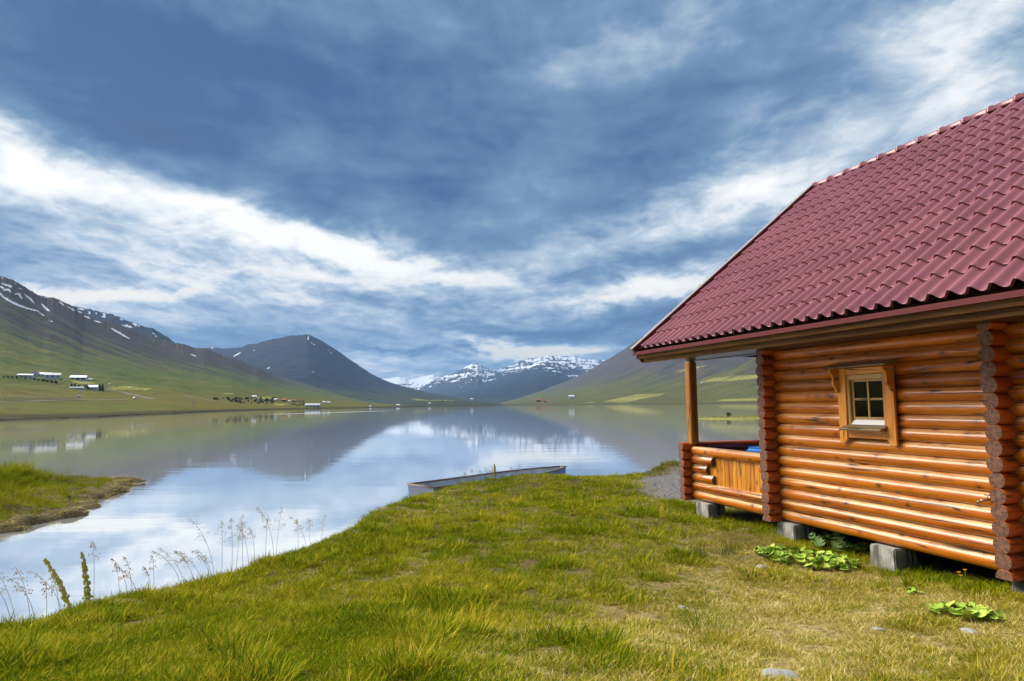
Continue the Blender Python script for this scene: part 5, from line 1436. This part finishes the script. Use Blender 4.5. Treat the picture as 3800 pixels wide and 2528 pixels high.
house(Z4(775, 1018), 60*o4, mA, 'low white lean-to beside the sheep shed', 0.12, 4, 0.05, roofm=m_hwr, nwin=0, name='shed')
house(Z4(815, 1100), 70*o4, mA, 'white cottage between dark trees near the road', 0.26, 8, 0.18, nwin=3, roofm=m_hwr)
house(Z4(675, 1090), 100*o4, mA, 'low white wall-like shed beside the trees', 0.07, 3, 0.03, nwin=0, roofm=m_hwr, name='shed')
house(Z4(2225, 1172), 36*o4, mA, 'small white house on the wooded rise by the far shore', 0.3, 8, 0.17, nwin=2, roofm=m_hwr)
house(Z5(760, 722), 26*o4, mA, 'tiny white house in the far hamlet left of the red barns', 0.3, 9, 0.17, nwin=2, roofm=m_hwr)
house(Z5(835, 730), 36*o4, mA, 'red-brown barn in the far hamlet', 0.3, 9, 0.17, nwin=0, wall=m_hbrick, roofm=m_hred, name='barn')
house(Z5(880, 731), 16*o4, mA, 'white shed between the two red barns of the hamlet', 0.3, 8, 0.17, nwin=1, roofm=m_hwr, name='shed')
house(Z5(918, 732), 28*o4, mA, 'second red-brown barn in the far hamlet', 0.3, 9, 0.17, nwin=0, wall=m_hbrick, roofm=m_hred, name='barn')
house(Z5(1085, 780), 122*o4, mA, 'long grey-roofed boat shed at the far waterline', 0.11, 12, 0.09, nwin=4, wall=m_hblue, roofm=m_hroof, name='boat_shed')
house(Z5(1185, 745), 26*o4, mA, 'small white shed left of the pale blue house', 0.3, 8, 0.17, nwin=1, roofm=m_hwr, name='shed')
house(Z5(1224, 748), 26*o4, mA, 'pale blue house above the far waterline', 0.3, 9, 0.17, nwin=2, wall=m_hblue, roofm=m_hwr)
house(Z5(1588, 778), 18*o4, mA, 'tiny hut at the foot of the mast', 0.3, 6, 0.17, nwin=0, roofm=m_hwr, name='hut')
house(Z5(1832, 774), 30*o4, mA, 'white low building on the far point right of the mast', 0.3, 9, 0.17, nwin=2, roofm=m_hwr)
house(Z6(885, 463), 24*.5091, mB, 'small white farm at the head of the lake below the pointed peak', 0.3, 12, 0.17, nwin=2, roofm=m_hwr)
house(Z6(578, 491), 18*.5091, mB, 'small white house at the foot of the dark peak', 0.3, 10, 0.17, nwin=1, roofm=m_hwr)
house(Z6(1046, 488), 34*.5091, mD, 'row of low white sheds at the head of the lake', 0.3, 12, 0.17, nwin=4, roofm=m_hwr, name='shed')
house(Z6(1372, 475), 34*.5091, mD, 'red-roofed farm at the foot of the scree mountain', 0.3, 12, 0.17, nwin=2, wall=m_hbrick, roofm=m_hred)
house(Z6(1418, 474), 22*.5091, mD, 'brown shed beside the red-roofed farm', 0.3, 10, 0.17, nwin=1, wall=m_hbrick, roofm=m_hred, name='shed')
house(Z6(1612, 450), 40*.5091, mD, 'white farmhouse on the green foot of the scree mountain', 0.3, 14, 0.17, nwin=3, roofm=m_hwr)
house((Z1(597, 436)), 14*.51, mD, 'lone white house high in the fields behind the porch post', 0.3, 12, 0.17, nwin=1, roofm=m_hwr)

# far trees
m_leaf, t, b = mat('dark_tree_leaf')
n1 = t.noise(t.new('ShaderNodeNewGeometry').outputs['Position'], .5, 3, .6)
t.l.new(t.mix(t.smooth(n1, .35, .65), (.028, .052, .020), (.060, .088, .026)), b.inputs['Base Color']); b.inputs['Roughness'].default_value = .9
m_bark = plain('tree_bark', (.07, .05, .035), .9)
def tree_meshes(seed, conifer):
    r_ = random.Random(seed); mb = MB(); nl = 420
    for i in range(nl):
        if conifer:
            k = r_.uniform(.08, 1.0); rr_ = (1-k)**.8*.30*r_.uniform(.35, 1)+.01; a = r_.uniform(0, 6.28); c = Vector((math.cos(a)*rr_, math.sin(a)*rr_, k))
        else:
            cl = r_.randint(0, 8); ca_ = cl*.7*3.7; cc = Vector((math.cos(ca_)*.24*(cl % 3)/2, math.sin(ca_)*.24*(cl % 3)/2, .42+.055*cl))
            d_ = Vector((r_.gauss(0, 1), r_.gauss(0, 1), r_.gauss(0, 1))).normalized(); c = cc+d_*.21*r_.uniform(.5, 1)
        s = r_.uniform(.035, .07); u = Vector((r_.gauss(0, 1), r_.gauss(0, 1), r_.gauss(0, 1))).normalized()*s; w = u.orthogonal().normalized()*s*r_.uniform(.6, 1)
        mb.add([c-u, c+w, c+u, c-w], [(0, 1, 2, 3)])
    tb = MB(); tb.tube([(0, 0, -.08), (0.01, 0, .3), (0, .01, .7 if not conifer else .95)], [.03, .022, .008], 6)
    if not conifer:
        for i in range(5):
            a = i*1.3; tb.tube([(0, 0, .25+.06*i), (math.cos(a)*.2, math.sin(a)*.2, .5+.07*i)], [.014, .004], 5)
    return mesh_data('crown', mb.v, mb.f, (m_leaf,)), mesh_data('trunk', tb.v, tb.f, (m_bark,), True)
TREES = [tree_meshes(i, i % 2 == 1) for i in range(6)]
def tree(pq, hpx, mount, label, group, wide=1.0, kind=None, name='tree'):
    x, y, z = mount.hit(*pq); h = hpx/FPX*y
    cr, tk = TREES[kind if kind is not None else rr.randint(0, 5)]
    root = empty(name, (x, y, z-.16*h), rr.uniform(0, 6.28), label=label, cat='tree', group=group); root.scale = (h*wide, h*wide, h)
    o = bpy.data.objects.new('crown', cr); put(o, root); o = bpy.data.objects.new('trunk', tk); put(o, root)
for i in range(13):
    u = i/12; tree(Z4(30+u*460, 990+u*58-6*math.sin(u*3)), (15+17*u+rr.uniform(-5, 5))*o4, mA, 'dark bush in the hedge below the hillside farm', 'hedge below the farm', 1.7, rr.choice((0, 2, 4)), 'hedge_bush')
for i, (xx, yy, h) in enumerate([(625, 1075, 30), (655, 1078, 40), (690, 1082, 26), (745, 1088, 38), (765, 1095, 30), (870, 1102, 58), (895, 1105, 62), (800, 1068, 16)]):
    tree(Z4(xx, yy), h*o4*1.1, mA, 'dark tree in the shelter belt round the white cottage', 'trees round the cottage', 1.2 if i < 5 else .9, [0, 3, 2, 4, 2, 1, 5, 0][i])
for i in range(60):
    xx = 210+rr.random()**.9*540; yy = 712+rr.uniform(-6, 40)*(min(1, (xx-200)/250)); tree(Z5(xx, yy), rr.uniform(16, 30)*o4, mA, 'dark tree in the plantation on the far rise', 'plantation on the far rise', 1.5)
for i in range(12):
    tree(Z5(930+rr.uniform(-15, 80), 735+rr.uniform(-3, 6)), rr.uniform(10, 16)*o4, mA, 'low tree beside the hamlet', 'trees beside the hamlet', 1.7)
for i in range(9):
    tree(Z5(910+i*12+rr.uniform(-5, 5), 762+rr.uniform(-4, 6)), rr.uniform(12, 18)*o4, mA, 'shrub above the grey boat shed', 'shrubs above the boat shed', 1.9)
for i in range(10):
    tree(Z6(660+rr.uniform(-20, 60), 473+rr.uniform(-2, 3)), rr.uniform(7, 11)*.5091, mB, 'dark tree by the farm under the dark peak', 'trees under the dark peak', 1.8)

# power line
pole_pts = [(1680, 1250, 55, 1), (1694, 1253, 58, 0), (1815, 1245, 68, 0), (1924, 1238, 60, 0), (2030, 1243, 44, 0), (2126, 1243, 44, 0), (2212, 1238, 44, 0), (2276, 1230, 52, 0), (2336, 1238, 34, 0), (518, 1068, 62, 0), (270, 1022, 44, 0)]
words = ['first power pole of the shore line, one leg of the double pole', 'second leg of the double power pole on the shore', 'power pole right of the double pole', 'power pole before the plantation', 'fifth power pole along the shore line',
         'sixth power pole along the shore line', 'seventh power pole along the shore line', 'power pole near the small white house', 'ninth power pole along the shore line', 'lone pole below the hillside farm', 'pole in the hedge below the hillside farm']
for (xx, yy, h, _), wd in zip(pole_pts, words):
    x, y, z = mA.hit(*Z4(xx, yy)); hh = h*o4/FPX*y
    root = empty('power_pole', (x, y, z), math.atan2(-x, y), label=wd, cat='pole', group='power poles along the far shore')
    r0 = max(.11, y*.00026); MB().tube([(0, 0, -.5), (0, 0, hh)], [r0*1.2, r0*.9], 6).obj('shaft', m_pole, root)
    mb = MB(); mb.box((0, 0, hh-.5), (.9, .06, .07)); mb.obj('crossarm', m_pole, root)
x, y, z = mA.hit(*Z5(1584, 770)); hh = 112*o4/FPX*y
mast = empty('radio_mast', (x, y, z), 0, label='thin red and white radio mast on the far point', cat='mast')
for i in range(7):
    mb = MB(); mb.tube([(0, 0, hh*i/7), (0, 0, hh*(i+1)/7)], .65 if i < 5 else .4, 4); mb.obj('mast_section', m_mastr if i % 2 else m_mastw, mast)

# roads along the far slope
m_road = plain('pale_gravel_road', (.13, .11, .085), .9)
def road(pts, mount, width, label):
    P_ = [];
    for (a, b_), (c, d_) in zip(pts[:-1], pts[1:]):
        for k in np.linspace(0, 1, 14)[:-1]: P_.append((a+(c-a)*k, b_+(d_-b_)*k))
    W_ = [Vector(mount.hit(*Z4(*q))) for q in P_]; V = []
    for i, q in enumerate(W_):
        d_ = (W_[min(i+1, len(W_)-1)]-W_[max(i-1, 0)]); n_ = Vector((-d_.y, d_.x, 0)).normalized()*width/2
        for sg in (-1, 1):
            e = q+n_*sg; V.append((e.x, e.y, float(mount.z(e.x/e.y, e.y))+.15))
    mesh_obj('road', V, [(2*i, 2*i+1, 2*i+3, 2*i+2) for i in range(len(W_)-1)], (m_road,), label=label, kind='structure')
road([(0, 1213), (250, 1204), (560, 1194), (900, 1188), (1150, 1190)], mA, 2.2, 'narrow pale road along the lower slope')
road([(930, 1096), (1050, 1118), (1250, 1165), (1350, 1186)], mA, 4.5, 'gravel road running down from the cottage')
road([(1590, 1150), (1700, 1170), (1850, 1195), (1980, 1212)], mA, 6, 'pale road below the plantation')
# fence posts
fen = empty('wire_fence', mA.hit(*Z4(400, 1190)), 0, label='thin line of pale fence posts above the lower road', cat='fence')
pm = MB().tube([(0, 0, -.2), (0, 0, 1.5)], .12, 5); pme = mesh_data('post', pm.v, pm.f, (m_pole,))
for i in range(44):
    xx = 40+i*15.5; q = Vector(mA.hit(*Z4(xx, 1197-xx*.012+rr.uniform(-1, 1)))); o = bpy.data.objects.new('post', pme); o.location = q-fen.location; put(o, fen)
fen2 = empty('shore_fence', mA.hit(*Z4(100, 1288)), 0, label='short row of white posts near the left shore', cat='fence')
for i in range(8):
    q = Vector(mA.hit(*Z4(62+i*14, 1291+rr.uniform(-1, 1)))); o = bpy.data.objects.new('post', pme); o.location = q-fen2.location; o.scale = (.35, .35, .8); put(o, fen2)
# hay bales as white dots
m_bale = plain('white_bale_wrap', (.75, .75, .75), .4)
for i, (xx, yy) in enumerate([(962, 1057), (1143, 1092), (1352, 1136), (1178, 1183), (565, 1022), (690, 1167)]):
    x, y, z = mA.hit(*Z4(xx, yy)); mb = MB(); mb.tube([(-.75, 0, .62), (-.7, 0, .62), (.7, 0, .62), (.75, 0, .62)], [.5, .66, .66, .5], 12); o = mb.obj('hay_bale', m_bale, None, True, label='white wrapped hay bale lying on the far slope', cat='hay bale', group='white bales on the far slope'); o.location = (x, y, z); o.rotation_euler = (0, 0, i)

# little grassy islet seen through the porch
x0, y0 = Z1(840, 690)[0], 0
c0 = Vector((ray(2300+840*.5102, 1200+688*.5102)[0], 1, 0))
q = at_z(2300+850*.5102, 1200+692*.5102, .0); IX, IY = q.x, q.y
V = []; F = []; nx, ny = 40, 10
wI = 2*(1000-660)*.5102/FPX*IY
for i in range(nx+1):
    for j in range(ny+1):
        u, w = i/nx*2-1, j/ny*2-1
        V.append((u*wI*.62, w*2.6+2.0*math.sin(u*4), -.15+.34*max(0, 1-u*u*u*u-w*w)+.06*float(vnoise(u*9, w*4, 2))))
F = [(i*(ny+1)+j, (i+1)*(ny+1)+j, (i+1)*(ny+1)+j+1, i*(ny+1)+j+1) for i in range(nx) for j in range(ny)]
m_isl = plain('islet_turf', (.20, .20, .035), .95)
isl = mesh_obj('islet', V, F, (m_isl,), None, True, label='thin grassy islet in the lake behind the porch', kind='structure'); isl.location = (IX+2, IY, 0)
V, F, H = [], [], []
rI = np.random.default_rng(44)
for i in range(160):
    v_, f_, h_ = blades(rI, nb=3, h=.42, hv=.5, spread=.1, width=.06, lean=.6, segs=2)
    ux, uy = rI.uniform(-.9, .9), rI.uniform(-.5, .5); ox, oy = ux*wI*.6, uy*2.2+2.0*math.sin(ux*4); n0 = len(V)
    V += [(a+ox, b_+oy, c+.15) for a, b_, c in v_]; F += [tuple(k+n0 for k in q_) for q_ in f_]; H += h_
me = mesh_data('islet_reeds', V, F, (M_lawn,), True); float_attr(me, 'hue', H); o = bpy.data.objects.new('islet_reeds', me); o.location = isl.location; put(o, label='short reeds growing on the thin islet', kind='stuff', cat='reeds')
q = at_z(2300+790*.5102, 1200+688*.5102, .1); root = empty('islet_shrub', (q.x, q.y, .05), 0, label='small dark shrub on the thin islet', cat='shrub'); root.scale = (1.3, 1.3, 1.0)
o = bpy.data.objects.new('crown', TREES[0][0]); put(o, root); o = bpy.data.objects.new('trunk', TREES[0][1]); put(o, root)

# ------------------------------------------------------------------ air between here and the far mountains
m_haze = bpy.data.materials.new('air'); m_haze.use_nodes = True
hn = m_haze.node_tree; hn.nodes.clear()
ho = hn.nodes.new('ShaderNodeOutputMaterial'); hv = hn.nodes.new('ShaderNodeVolumePrincipled')
hv.inputs['Color'].default_value = (.32, .58, 1.0, 1); hv.inputs['Density'].default_value = 4.5e-5
hv.inputs['Anisotropy'].default_value = .1
hn.links.new(hv.outputs[0], ho.inputs['Volume'])
v, f = box_vf((0, 8000, 560), (9000, 8500, 570))
mesh_obj('haze', v, f, (m_haze,), label='thin blue haze lying over the whole valley', kind='stuff')
